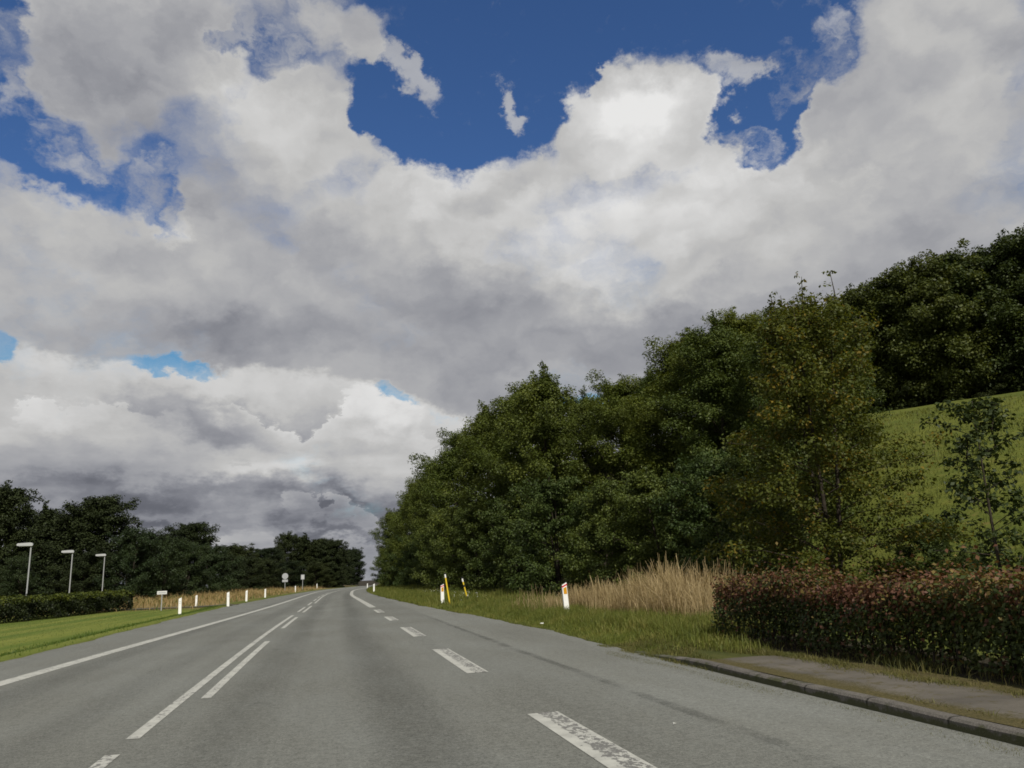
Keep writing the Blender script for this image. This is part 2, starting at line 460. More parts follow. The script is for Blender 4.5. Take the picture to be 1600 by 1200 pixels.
def ground_material():
    m, t, out = material('ground')
    pos = t.node('ShaderNodeNewGeometry').outputs['Position']
    zone = t.node('ShaderNodeVertexColor', layer_name='zone').outputs[0]
    zz = t.node('ShaderNodeSeparateColor')
    t.put(zz.inputs[0], zone)
    dry, soil, lawn = zz.outputs[0], zz.outputs[1], zz.outputs[2]
    a = t.noise(pos, 0.12, 5.0, 0.62).outputs[0]
    b = t.noise(pos, 1.5, 6.0, 0.68).outputs[0]
    c = t.noise(pos, 16.0, 4.0, 0.7).outputs[0]
    g = t.math('ADD', t.math('MULTIPLY', a, 0.4), t.math('ADD', t.math('MULTIPLY', b, 0.35), t.math('MULTIPLY', c, 0.25)))
    green = t.mix(t.smooth(g, 0.36, 0.64), (0.060, 0.080, 0.014), (0.125, 0.132, 0.024))
    green = t.mix(t.smooth(b, 0.58, 0.72), green, (0.125, 0.10, 0.032))
    px, py, pz = t.xyz(pos)
    # mown lawn in soft bands along the road
    st = t.noise(t.comb(t.math('MULTIPLY', t.math('ADD', px, t.math('MULTIPLY', py, -0.03)), 1.1), t.math('MULTIPLY', py, 0.03), 0.0), 1.0, 4.0, 0.65).outputs[0]
    lw = t.mix(t.smooth(t.math('ADD', t.math('MULTIPLY', st, 0.75), t.math('MULTIPLY', c, 0.25)), 0.36, 0.62), (0.080, 0.120, 0.020), (0.165, 0.182, 0.038))
    col = t.mix(lawn, green, lw)
    straw = t.mix(t.smooth(g, 0.38, 0.62), (0.12, 0.10, 0.04), (0.24, 0.185, 0.09))
    col = t.mix(dry, col, straw)
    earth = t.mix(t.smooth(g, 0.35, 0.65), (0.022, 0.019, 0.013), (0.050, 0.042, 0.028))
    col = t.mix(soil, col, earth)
    principled(t, out, col, 0.95, 0.1, normal=bump(t, c, 0.6, 0.05))
    return m


def path_material():
    m, t, out = material('footpath')
    pos = t.node('ShaderNodeNewGeometry').outputs['Position']
    uv = t.node('ShaderNodeUVMap', uv_map='UVMap').outputs[0]
    u, v, _ = t.xyz(uv)
    a = t.noise(pos, 1.4, 5.0, 0.65).outputs[0]
    c = t.noise(pos, 45.0, 4.0, 0.75).outputs[0]
    col = t.mix(t.smooth(a, 0.3, 0.7), (0.085, 0.078, 0.066), (0.140, 0.127, 0.106))
    col = t.mix(t.math('MULTIPLY', t.smooth(c, 0.42, 0.75), 0.55), col, (0.10, 0.085, 0.07))
    wob = t.math('MULTIPLY', t.math('SUBTRACT', t.noise(pos, 2.6, 5.0, 0.65).outputs[0], 0.5), 0.55)
    uu = t.math('ADD', u, wob)
    wob2 = t.math('MULTIPLY', t.math('SUBTRACT', c, 0.5), 0.5)
    uu = t.math('ADD', uu, wob2)
    tuft = t.smooth(t.noise(pos, 5.5, 6.0, 0.75).outputs[0], 0.54, 0.62)
    edge = t.math('MAXIMUM', t.smooth(uu, 0.40, 0.20), t.smooth(uu, 0.95, 1.15))
    edge = t.math('MAXIMUM', edge, t.smooth(t.math('ADD', v, t.math('MULTIPLY', wob, 4.0)), 9.5, 12.0))
    edge = t.math('MAXIMUM', edge, t.math('MULTIPLY', tuft, 0.75))
    moss = t.mix(t.smooth(c, 0.35, 0.7), (0.050, 0.045, 0.018), (0.12, 0.098, 0.042))
    col = t.mix(edge, col, moss)
    principled(t, out, col, 0.95, 0.12, normal=bump(t, c, 0.5, 0.012))
    return m


def kerb_material():
    m, t, out = material('kerb stone')
    pos = t.node('ShaderNodeNewGeometry').outputs['Position']
    px, py, pz = t.xyz(pos)
    a = t.noise(pos, 3.0, 6.0, 0.7).outputs[0]
    c = t.noise(pos, 70.0, 3.0, 0.7).outputs[0]
    col = t.mix(t.smooth(a, 0.3, 0.7), (0.066, 0.060, 0.052), (0.125, 0.114, 0.098))
    col = t.mix(t.math('MULTIPLY', t.smooth(c, 0.45, 0.7), 0.5), col, (0.26, 0.245, 0.22))
    fr = t.math('ABSOLUTE', t.math('SUBTRACT', t.math('FRACT', t.math('ADD', py, 0.35)), 0.5))
    col = t.mix(t.smooth(fr, 0.484, 0.492), col, (0.03, 0.028, 0.022))
    blk = t.node('ShaderNodeTexWhiteNoise', noise_dimensions='1D')
    t.put(blk.inputs['W'], t.math('FLOOR', t.math('ADD', py, 0.85)))
    col = t.mix(t.math('MULTIPLY', blk.outputs[0], 0.18), col, (0.06, 0.055, 0.048))
    low = t.smooth(t.math('ADD', pz, t.math('MULTIPLY', t.math('SUBTRACT', a, 0.5), 0.25)), 0.075, 0.035)
    col = t.mix(t.math('MULTIPLY', low, 0.8), col, (0.050, 0.055, 0.018))
    principled(t, out, col, 0.85, 0.2, normal=bump(t, t.math('ADD', a, c), 0.5, 0.01))
    return m


MAT['road'] = road_material()
MAT['paint'] = paint_material('white line paint', 0.41, 0.48)
MAT['paint_block'] = paint_material('flaking line paint', 0.385, 0.425, True)
MAT['ground'] = ground_material()
MAT['path'] = path_material()
MAT['kerb'] = kerb_material()


# ------------------------------------------------------------------ mesh helpers
def mesh_obj(name, verts, faces, mats, parent=None, midx=None, uv=None, smooth=False):
    """verts (n,3) array; faces: (m,k) int array or list of tuples"""
    me = bpy.data.meshes.new(name)
    verts = np.asarray(verts, dtype=np.float64)
    if isinstance(faces, np.ndarray):
        m, k = faces.shape
        me.vertices.add(len(verts))
        me.vertices.foreach_set('co', verts.astype(np.float32).ravel())
        me.loops.add(m * k)
        me.loops.foreach_set('vertex_index', faces.astype(np.int32).ravel())
        me.polygons.add(m)
        me.polygons.foreach_set('loop_start', (np.arange(m) * k).astype(np.int32))
        me.update(calc_edges=True)
    else:
        me.from_pydata([tuple(map(float, v)) for v in verts], [], [tuple(f) for f in faces])
        me.update()
    if not isinstance(mats, (list, tuple)):
        mats = [mats]
    for mt in mats:
        me.materials.append(mt)
    if midx is not None:
        me.polygons.foreach_set('material_index', np.asarray(midx, dtype=np.int32))
    if uv is not None:
        lay = me.uv_layers.new(name='UVMap')
        li = np.empty(len(me.loops), dtype=np.int32)
        me.loops.foreach_get('vertex_index', li)
        lay.data.foreach_set('uv', np.asarray(uv, dtype=np.float32)[li].ravel())
    if smooth:
        me.polygons.foreach_set('use_smooth', np.ones(len(me.polygons), dtype=bool))
    me.validate()
    ob = bpy.data.objects.new(name, me)
    COL.objects.link(ob)
    if parent is not None:
        ob.parent = parent
    return ob


def tag(o, label, cat, group=None):
    o['label'] = label
    o['category'] = cat
    if group:
        o['group'] = group
    return o


def thing(name, label, cat, loc=(0, 0, 0), group=None, rot=(0, 0, 0)):
    o = bpy.data.objects.new(name, None)
    o.empty_display_size = 0.3
    COL.objects.link(o)
    o.location = loc
    o.rotation_euler = rot
    return tag(o, label, cat, group)


def structure(o, kind='structure'):
    o['kind'] = kind
    return o


class MB:
    """collects simple solids for one part"""
    def __init__(self):
        self.v, self.f = [], []

    def add(self, vs, fs):
        o = len(self.v)
        self.v += [tuple(x) for x in vs]
        self.f += [tuple(i + o for i in f) for f in fs]
        return self

    def box(self, c, s, rot=None):
        c = Vector(c)
        vs = []
        for x in (-1, 1):
            for y in (-1, 1):
                for z in (-1, 1):
                    p_ = Vector((x * s[0] / 2, y * s[1] / 2, z * s[2] / 2))
                    if rot is not None:
                        p_ = rot @ p_
                    vs.append(c + p_)
        return self.add(vs, [(0, 1, 3, 2), (4, 6, 7, 5), (0, 4, 5, 1), (2, 3, 7, 6), (0, 2, 6, 4), (1, 5, 7, 3)])

    def tube(self, pts, rad, n=8, cap=True):
        pts = [Vector(p_) for p_ in pts]
        if not hasattr(rad, '__len__'):
            rad = [rad] * len(pts)
        rings = []
        for i, p_ in enumerate(pts):
            d = (pts[min(i + 1, len(pts) - 1)] - pts[max(i - 1, 0)])
            d = d.normalized() if d.length > 1e-9 else Vector((0, 0, 1))
            a = d.orthogonal().normalized() if abs(d.z) < 0.95 else (Vector((1, 0, 0)) - d * d.x).normalized()
            b = d.cross(a)
            rings.append([p_ + (a * math.cos(2 * math.pi * k / n) + b * math.sin(2 * math.pi * k / n)) * rad[i] for k in range(n)])
        vs = [v for r in rings for v in r]
        fs = []
        for i in range(len(pts) - 1):
            for k in range(n):
                fs.append((i * n + k, i * n + (k + 1) % n, (i + 1) * n + (k + 1) % n, (i + 1) * n + k))
        if cap:
            fs.append(tuple(reversed(range(n))))
            fs.append(tuple((len(pts) - 1) * n + k for k in range(n)))
        return self.add(vs, fs)

    def prism(self, outline, y0, y1):
        """outline of (x,z) counter-clockwise seen from -y, extruded in y"""
        n = len(outline)
        vs = [(x, y0, z) for x, z in outline] + [(x, y1, z) for x, z in outline]
        fs = [tuple(range(n)), tuple(reversed(range(n, 2 * n)))]
        fs += [(i, i + n, (i + 1) % n + n, (i + 1) % n) for i in range(n)]
        return self.add(vs, fs)

    def build(self, name, mat, parent=None, smooth=False):
        return mesh_obj(name, np.array(self.v), self.f, mat, parent, smooth=smooth)


def copy_thing(src, loc, rot_z=0.0, scale=(1, 1, 1), label=None, group=None, mats=None):
    r = src.copy()
    COL.objects.link(r)
    r.location = loc
    r.rotation_euler = (0, 0, rot_z)
    r.scale = scale
    if label:
        r['label'] = label
    if group:
        r['group'] = group
    for ch in list(src.children):
        c = ch.copy()
        COL.objects.link(c)
        c.parent = r
        if mats and ch.name.split('.')[0] in mats:
            c.material_slots[0].link = 'OBJECT'
            c.material_slots[0].material = mats[ch.name.split('.')[0]]
        for g in list(ch.children):
            d = g.copy()
            COL.objects.link(d)
            d.parent = c
    return r


# ------------------------------------------------------------------ lie of the land and line of the road
def S(t):
    t = np.clip(t, 0.0, 1.0)
    return t * t * (3 - 2 * t)


def curve(*pts):
    ys = np.array([p_[0] for p_ in pts], float)
    xs = np.array([p_[1] for p_ in pts], float)
    # smooth the polyline a little
    yy = np.linspace(ys[0], ys[-1], 1200)
    xx = np.interp(yy, ys, xs)
    for _ in range(3):
        k = 25
        pad = np.concatenate([xx[0] - (xx[1:k + 1][::-1] - xx[0]), xx, xx[-1] + (xx[-1] - xx[-k - 1:-1][::-1])])
        xx = np.convolve(pad, np.ones(2 * k + 1) / (2 * k + 1), 'valid')
    return lambda y: np.interp(y, yy, xx)


EDGE_L = curve((-40, -7.0), (0, -6.45), (18.6, -6.17), (30, -6.25), (48, -6.2), (63, -5.9), (83, -4.8), (100, -3.9), (118, -2.7), (140, -0.9), (170, 3.3), (200, 8.5), (240, 17), (290, 30))
LINE_L = curve((-40, -5.6), (0, -5.15), (14.75, -4.85), (21.2, -4.38), (28.8, -4.0), (44.5, -3.2), (59, -2.6), (93, -1.5), (118, -0.5), (140, 1.2), (170, 5.2), (200, 10.5), (240, 19), (290, 32))
LINE_C = curve((-40, -1.75), (0, -1.70), (8, -1.64), (11.6, -1.60), (21, -1.50), (30, -1.28), (39, -1.0), (55, -0.58), (81, 0.0), (100, 0.8), (127, 2.5), (150, 5.0), (170, 8.1), (200, 13.6), (240, 22.5), (290, 36))
LINE_R = curve((-40, 1.75), (5.5, 1.86), (8, 1.90), (11.4, 1.95), (15.4, 2.05), (19, 2.12), (23, 2.15), (27, 2.20), (36, 2.32), (46, 2.42), (80, 2.72), (116, 4.2), (138, 6.3), (170, 11), (200, 16.6), (240, 26), (290, 40))
EDGE_R = curve((-40, 4.64), (12.2, 4.64), (13.8, 4.97), (17, 5.33), (20, 5.47), (25, 5.33), (31, 4.75), (39, 4.70), (52, 4.68), (67, 4.60), (96, 5.2), (116, 6.2), (138, 8.3), (170, 13), (200, 19), (240, 28), (290, 42))


def hill(x, y):
    u = 0.76 * x + 0.585 * y
    return 14 * S((u - 12) / 66.0) * S((x - 8) / 16.0) * (1 - S((y - 70) / 110.0))


def land(x, y):
    x = np.asarray(x, float)
    y = np.asarray(y, float)
    er, el_ = EDGE_R(y), EDGE_L(y)
    bank_w = 0.25 + 0.9 * S((y - 10.5) / 4.0)
    z = -0.02 + 0.092 * S((x - er - 0.12) / bank_w)
    lx = el_ - x
    z = z + 0.05 * S(lx / 0.6) - 0.16 * S((lx - 0.5) / 0.7) * (1 - S((lx - 1.3) / 1.4)) * S((62 - y) / 10.0)
    z = z + 0.35 * S((lx - 1.5) / 7.0) * S((y - 45) / 40.0)
    z = z + hill(x, y)
    z = z + 0.05 * np.sin(x * 0.9 + 0.7 * np.sin(y * 0.31)) * np.sin(y * 0.45 + 1.0) * S((x - er - 1.5) / 3.0)
    return z


rng = np.random.default_rng(7)


def axis(parts):
    out = []
    for a, b, s in parts:
        out += list(np.arange(a, b, s))
    out.append(parts[-1][1])
    return np.array(out)


gx = axis([(-3000, -400, 400), (-400, -120, 40), (-120, -40, 8), (-40, -14, 2), (-14, 14, 0.25), (14, 40, 1.0), (40, 120, 4), (120, 400, 40), (400, 3000, 400)])
gy = axis([(-600, -60, 90), (-60, -12, 6), (-12, 36, 0.4), (36, 80, 1.0), (80, 200, 4), (200, 400, 25), (400, 1000, 100), (1000, 4600, 600)])
GX, GY = np.meshgrid(gx, gy)
GZ = land(GX, GY)
nx, ny = len(gx), len(gy)
ii = np.arange(nx * ny).reshape(ny, nx)
gf = np.stack([ii[:-1, :-1], ii[:-1, 1:], ii[1:, 1:], ii[1:, :-1]], -1).reshape(-1, 4)
ground = structure(mesh_obj('ground', np.stack([GX, GY, GZ], -1).reshape(-1, 3), gf, MAT['ground'], smooth=True))


def dry_zone(x, y):
    left = S((EDGE_L(y) - x - 0.8) / 1.2) * S((y - 55 - 0.25 * (x + 6)) / 6.0)
    right = S((x - 6.4) / 0.8) * S((11.3 - x) / 1.5) * S((y - 14.5) / 1.5) * S((26 - y) / 4.0) * 0.8
    return np.maximum(left, right)


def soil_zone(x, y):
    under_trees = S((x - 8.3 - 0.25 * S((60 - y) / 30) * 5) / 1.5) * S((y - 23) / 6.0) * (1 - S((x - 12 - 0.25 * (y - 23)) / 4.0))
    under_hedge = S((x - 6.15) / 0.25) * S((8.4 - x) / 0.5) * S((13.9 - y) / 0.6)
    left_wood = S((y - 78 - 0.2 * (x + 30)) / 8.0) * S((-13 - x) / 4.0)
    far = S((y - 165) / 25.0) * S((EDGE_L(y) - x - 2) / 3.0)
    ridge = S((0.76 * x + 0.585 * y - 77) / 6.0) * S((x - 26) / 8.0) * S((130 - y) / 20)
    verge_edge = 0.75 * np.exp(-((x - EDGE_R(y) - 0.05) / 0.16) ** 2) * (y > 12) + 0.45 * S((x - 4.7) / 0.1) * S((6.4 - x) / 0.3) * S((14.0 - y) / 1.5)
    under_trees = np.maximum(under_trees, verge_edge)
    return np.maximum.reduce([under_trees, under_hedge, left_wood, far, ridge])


def lawn_zone(x, y):
    return S((EDGE_L(y) - x) / 0.4) * S((58 - y) / 5.0)


vx, vy = GX.ravel(), GY.ravel()
zcol = np.stack([dry_zone(vx, vy), soil_zone(vx, vy), lawn_zone(vx, vy), np.ones_like(vx)], -1)
ca = ground.data.color_attributes.new('zone', 'FLOAT_COLOR', 'POINT')
ca.data.foreach_set('color', zcol.astype(np.float32).ravel())

# road sheet with slightly ragged margins
ry = np.concatenate([np.arange(-30, 60, 0.2), np.arange(60, 285, 1.0)])


def ragged(y, seed, amp):
    r = np.random.default_rng(seed)
    out = np.zeros_like(y)
    for k in range(6):
        out += np.sin(y * (0.7 * 1.9 ** k) + r.uniform(0, 6)) * amp / (1.5 ** k)
    return out


rl = EDGE_L(ry) + ragged(ry, 1, 0.05)
rr = EDGE_R(ry) + ragged(ry, 2, 0.05) * np.where(ry < 12.5, 0.1, 1.0)
K = 24
tt = np.linspace(0, 1, K)
RX = rl[:, None] * (1 - tt) + rr[:, None] * tt
RY = np.repeat(ry[:, None], K, 1)
RU = RX - LINE_C(ry)[:, None]
ii = np.arange(RX.size).reshape(RX.shape)
rf = np.stack([ii[:-1, :-1], ii[:-1, 1:], ii[1:, 1:], ii[1:, :-1]], -1).reshape(-1, 4)
structure(mesh_obj('road', np.stack([RX, RY, np.zeros_like(RX)], -1).reshape(-1, 3), rf, MAT['road'], uv=np.stack([RU, RY], -1).reshape(-1, 2)))


def stripe(name, xf, x0, x1, y0, y1, mat, step=0.5, z=0.004):
    y = np.linspace(y0, y1, max(2, int(round((y1 - y0) / step)) + 1))
    a, b = xf(y) + x0, xf(y) + x1
    v = np.concatenate([np.stack([a, y, np.full_like(y, z)], -1), np.stack([b, y, np.full_like(y, z)], -1)])
    n = len(y)
    f = np.stack([np.arange(n - 1), np.arange(n - 1) + n, np.arange(1, n) + n, np.arange(1, n)], -1)
    uv = np.concatenate([np.stack([np.zeros(n), y], -1), np.stack([np.full(n, x1 - x0), y], -1)])
    return structure(mesh_obj(name, v, f, mat, uv=uv))


stripe('edge_line', LINE_L, -0.15, 0.15, -20, 240, MAT['paint'])
stripe('edge_line', LINE_R, 0.0, 0.32, 41, 240, MAT['paint'])
for a, b in ((-4.0, 0.2), (3.7, 7.85), (11.4, 15.45), (19.1, 23.0), (27.0, 30.0), (34.0, 37.5)):
    stripe('edge_line', LINE_R, 0.0, 0.30, a, b, MAT['paint_block'])
for a, b in ((-1.0, 2.6), (3.4, 7.6), (8.3, 36.0), (40, 47), (51, 58), (62, 69), (73, 80), (84, 91), (95, 102)):
    stripe('centre_line', LINE_C, -0.06, 0.06, a, b, MAT['paint'])
for a, b in ((-3.0, 2.0), (10.8, 20.5), (26.0, 33.8), (39, 49), (55, 190)):
    stripe('centre_line', LINE_C, 0.22, 0.34, a, b, MAT['paint'])

# kerb of the footpath, ending where the verge begins
ky = np.arange(-12, 12.8, 0.1)
kx = EDGE_R(ky) - 0.01
kh = 0.088 * (1 - S((ky - 10.2) / 2.4) * 0.98) + 0.004 * np.sin(ky * 2.1) + ragged(ky, 5, 0.002)
joint = (np.abs((ky + 0.35) % 1.0 - 0.5) > 0.47)
prof = [(0.0, -0.06), (0.006, 0.75), (0.03, 0.97), (0.06, 1.0), (0.12, 1.0), (0.155, 0.93), (0.17, 0.6)]
kv = []
for i in range(len(ky)):
    for (ox, oz) in prof:
        inset = 0.012 if joint[i] else 0.0
        kv.append((kx[i] + max(ox, inset if oz > 0 else 0), ky[i], oz * kh[i] - (0.012 if joint[i] and oz > 0.5 else 0)))
np_ = len(prof)
kf = [(i * np_ + k, i * np_ + k + 1, (i + 1) * np_ + k + 1, (i + 1) * np_ + k) for i in range(len(ky) - 1) for k in range(np_ - 1)]
kf = [tuple(reversed(f)) for f in kf]
structure(mesh_obj('kerb', np.array(kv), kf, MAT['kerb']))

fy = np.arange(-12, 12.0, 0.3)
fu = np.linspace(0, 1.45, 8)
FX = EDGE_R(fy)[:, None] + 0.13 + fu[None, :]
FY = np.repeat(fy[:, None], 8, 1)
FZ = 0.083 + 0.003 * np.sin(FX * 5 + FY * 1.7) - 0.10 * S((FY - 10.0) / 1.8)
ii = np.arange(FX.size).reshape(FX.shape)
ff = np.stack([ii[:-1, :-1], ii[:-1, 1:], ii[1:, 1:], ii[1:, :-1]], -1).reshape(-1, 4)
structure(mesh_obj('footpath', np.stack([FX, FY, FZ], -1).reshape(-1, 3), ff, MAT['path'], uv=np.stack([np.repeat(fu[None], len(fy), 0), FY], -1).reshape(-1, 2), smooth=True))

# narrow side track that joins from the left behind the lawn
sx = np.linspace(-13.5, -5.6, 24)
syc = 57.0 + 0.62 * (sx + 13.5) * 0.5 + 2.2 * S((sx + 9) / 3.4)
v = np.concatenate([np.stack([sx, syc - 0.7, land(sx, syc - 0.7) + 0.05], -1), np.stack([sx, syc + 0.9, land(sx, syc + 0.9) + 0.05], -1)])
n = len(sx)
f = np.stack([np.arange(n - 1), np.arange(1, n), np.arange(1, n) + n, np.arange(n - 1) + n], -1)
structure(mesh_obj('side_path', v, f, MAT['path'], uv=np.full((2 * n, 2), 0.6)))


# ------------------------------------------------------------------ grass
def blades(px, py, h, width, lean, r, heads=0.0):
    """thin bent blades standing at px,py: three-point ribbons"""
    n = len(px)
    pz = land(px, py)
    ang = r.uniform(0, 2 * np.pi, n)
    la = r.uniform(0, 2 * np.pi, n)
    ll = np.abs(r.normal(0, lean, n))
    base = np.stack([px, py, pz - 0.02], -1)
    side = np.stack([np.cos(ang), np.sin(ang), np.zeros(n)], -1) * (width / 2)[:, None]
    off = np.stack([np.cos(la), np.sin(la), np.zeros(n)], -1)
    mid = base + off * (h * ll * 0.3)[:, None] + np.array([0, 0, 1.0]) * (h * 0.55)[:, None]
    tip = base + off * (h * ll)[:, None] + np.array([0, 0, 1.0]) * (h * (1 - 0.25 * np.minimum(ll, 1.2)))[:, None]
    ms = side * (0.8 + heads)
    v = np.stack([base - side, base + side, mid + ms, tip + side * (0.12 + heads), tip - side * (0.12 + heads), mid - ms], 1).reshape(-1, 3)
    k = np.arange(n)[:, None] * 6
    f = np.concatenate([k + np.array([[0, 1, 2, 5]]), k + np.array([[5, 2, 3, 4]])])
    return v, f


def scatter(n, x0, x1, y0, y1, keep, r):
    x = r.uniform(x0, x1, n)
    y = r.uniform(y0, y1, n)
    k = keep(x, y) > r.uniform(0, 1, n)
    return x[k], y[k]


def field(name, mat, groups):
    vs, fs, o = [], [], 0
    for v, f in groups:
        vs.append(v)
        fs.append(f + o)
        o += len(v)
    return structure(mesh_obj(name, np.concatenate(vs), np.concatenate(fs), mat), 'stuff')


def patchy(x, y, s=1.0):
    return 0.5 + 0.5 * np.sin(x * 1.7 * s + 1.3 * np.sin(y * 0.9 * s)) * np.sin(y * 1.3 * s + 1.1 * np.sin(x * 1.1 * s))


r = np.random.default_rng(11)
gs = []
# verge on the right, thick near the road edge
x, y = scatter(96000, 4.5, 12, 10.6, 34, lambda x, y: S((x - EDGE_R(y) + 0.02) / 0.12) * (x > 4.6) * (1 - 0.5 * S((x - 9.5) / 2)) * np.where(x > 6.3, (y > 12.9), 1) * S((y - 10.6 - 0.9 * np.sin(x * 5)) / 1.6), r)
h = r.uniform(0.06, 0.16, len(x)) * (0.6 + 1.4 * S((x - EDGE_R(y)) / 1.6)) * (0.7 + 0.6 * patchy(x, y))
gs.append(blades(x, y, h, r.uniform(0.008, 0.018, len(x)), 0.5, r))
x, y = scatter(60000, 4.4, 10.5, 34, 100, lambda x, y: S((x - EDGE_R(y)) / 0.2) * (1 - S((x - 9) / 1.5)), r)
h = r.uniform(0.10, 0.30, len(x)) * (0.6 + 1.0 * S((x - EDGE_R(y)) / 2.0)) * (0.7 + 0.6 * patchy(x, y))
gs.append(blades(x, y, h, r.uniform(0.02, 0.045, len(x)), 0.5, r))
x, y = scatter(9000, 5, 13, 100, 175, lambda x, y: S((x - EDGE_R(y)) / 0.3) * (1 - S((x - EDGE_R(y) - 3.5) / 1.0)), r)
gs.append(blades(x, y, r.uniform(0.2, 0.5, len(x)), r.uniform(0.06, 0.12, len(x)), 0.4, r))
# tussocks among the dry stalks
x, y = scatter(16000, 6.2, 11.5, 14.2, 19, lambda x, y: patchy(x, y, 1.6), r)
gs.append(blades(x, y, r.uniform(0.15, 0.42, len(x)), r.uniform(0.008, 0.016, len(x)), 0.5, r))
field('verge_grass', MAT['grass'], gs)

# tall dry grass by the amber post
r = np.random.default_rng(12)


def dry_keep(x, y):
    mound = np.exp(-(((x - 9.1) / 1.3) ** 2 + ((y - 19.6) / 2.6) ** 2) * 0.9)
    mound = np.maximum(mound, np.exp(-(((x - 8.9) / 0.9) ** 2 + ((y - 26.0) / 1.5) ** 2) * 0.9))
    tail = 0.10 * np.exp(-(((x - 7.6) / 0.8) ** 2 + ((y - 23.5) / 3.5) ** 2))
    clear = 1 - S((8.0 - x) / 0.5) * S((25.0 - y) / 0.4) * S((y - 14.0) / 0.5)
    return np.maximum(mound, tail) * clear * (0.35 + 0.65 * patchy(x * 1.3, y * 1.1, 1.5))


x, y = scatter(110000, 5.9, 12.5, 14.5, 29, dry_keep, r)
hh = 0.55 + 0.85 * np.exp(-(((x - 8.9) / 1.9) ** 2 + ((y - 20.5) / 5.0) ** 2))
h = hh * r.uniform(0.40, 1.05, len(x)) * (0.62 + 0.5 * patchy(x * 1.5, y * 1.2, 1.5))
g1 = blades(x, y, h, r.uniform(0.006, 0.013, len(x)), 0.30, r)
x, y = scatter(30000, 5.9, 12.5, 14.5, 29, dry_keep, r)
hh = 0.6 + 0.95 * np.exp(-(((x - 8.9) / 1.9) ** 2 + ((y - 20.5) / 5.0) ** 2))
g2 = blades(x, y, hh * r.uniform(0.6, 1.1, len(x)) * (0.65 + 0.45 * patchy(x * 1.5, y * 1.2, 1.5)), r.uniform(0.007, 0.012, len(x)), 0.34, r, heads=0.9)
x, y = scatter(1800, 6.2, 9.5, 21, 28, lambda x, y: S((x - 6.0) / 0.6) * S((9.5 - x) / 1.5) * S((y - 24.6 + (x > 7.9) * 5) / 0.5) * patchy(x, y, 1.4) * 0.6, r)
g3 = blades(x, y, r.uniform(0.3, 0.95, len(x)) * (0.4 + 0.8 * patchy(x, y, 1.9)), r.uniform(0.008, 0.014, len(x)), 0.4, r, heads=0.5)
field('dry_grass', MAT['dry_grass'], [g1, g2, g3])

# seeding grass field on the left
r = np.random.default_rng(13)
x, y = scatter(90000, -40, 1, 52, 175, lambda x, y: dry_zone(x, y) * S((EDGE_L(y) - x - 0.7) / 1.2) * (1 - S((y - 120 - 0.5 * x) / 40) * 0.6) * np.where((x > -13.5) & (np.abs(y - 57.3 - 0.31 * (x + 13.5)) < 1.6), 0, 1) * (0.4 + 0.6 * patchy(x, y, 0.7)), r)
h = r.uniform(0.15, 0.62, len(x)) * (0.45 + 1.0 * patchy(x + 5, y, 0.5)) * (0.35 + 0.65 * S((EDGE_L(y) - x - 0.7) / 2.0))
lf = blades(x, y, h, r.uniform(0.018, 0.05, len(x)), 0.75, r, heads=0.3)
field('field_grass', MAT['field_grass'], [lf])
x, y = scatter(26000, -30, 0, 54, 150, lambda x, y: dry_zone(x, y) * S((EDGE_L(y) - x - 0.5) / 0.6) * patchy(x + 9, y, 0.35) ** 2, r)
gs_left = blades(x, y, r.uniform(0.15, 0.5, len(x)), r.uniform(0.03, 0.06, len(x)), 0.6, r)

# lawn: short blades, longer in the shallow ditch
r = np.random.default_rng(14)
x, y = scatter(60000, -16, -6, 14, 58, lambda x, y: S((EDGE_L(y) - x) / 0.1) * (1 - S((y - 54) / 4)), r)
g1 = blades(x, y, r.uniform(0.015, 0.045, len(x)), r.uniform(0.012, 0.028, len(x)), 0.7, r)
x, y = scatter(70000, -11, -6, 12, 60, lambda x, y: np.exp(-((EDGE_L(y) - x - 1.05) / 0.42) ** 2) * (0.5 + 0.5 * patchy(x, y, 0.8)), r)
g2 = blades(x, y, r.uniform(0.05, 0.13, len(x)), r.uniform(0.015, 0.03, len(x)), 0.5, r)
field('lawn_grass', MAT['rough_grass'], [g2, gs_left])
lw = field('mown_grass', MAT['grass'], [g1])

# rough pasture on the slope
r = np.random.default_rng(16)
x, y = scatter(190000, 9, 62, 6, 66, lambda x, y: S((x - 8.6) / 0.8) * (y < 90 - x) * (1 - soil_zone(x, y)) * (x > 0.62 * y - 4) * (0.3 + 0.7 * patchy(x, y, 0.5)) * np.clip(26 / np.hypot(x, y), 0, 1), r)
d_ = np.hypot(x, y)
field('pasture_grass', MAT['pasture'], [blades(x, y, r.uniform(0.10, 0.32, len(x)), 0.0008 * d_ * r.uniform(0.6, 1.3, len(x)), 0.9, r)])

# thin grass along the kerb and path margins
r = np.random.default_rng(15)


def margin(x, y):
    a = np.exp(-((x - 4.92 - 0.05 * np.sin(y * 2.3) - 0.03 * np.sin(y * 7)) / 0.085) ** 2) * (0.15 + 0.85 * patchy(x, y, 2.4))
    c = np.exp(-((x - 6.02 - 0.07 * np.sin(y * 1.4) - 0.04 * np.sin(y * 5)) / 0.13) ** 2) * (0.5 + 0.5 * patchy(x, y, 1.7))
    return np.clip(np.maximum(a, c) + 0.9 * S((y - 10.4 - 0.8 * np.sin(x * 6)) / 1.6) * (x > 4.8), 0, 1)


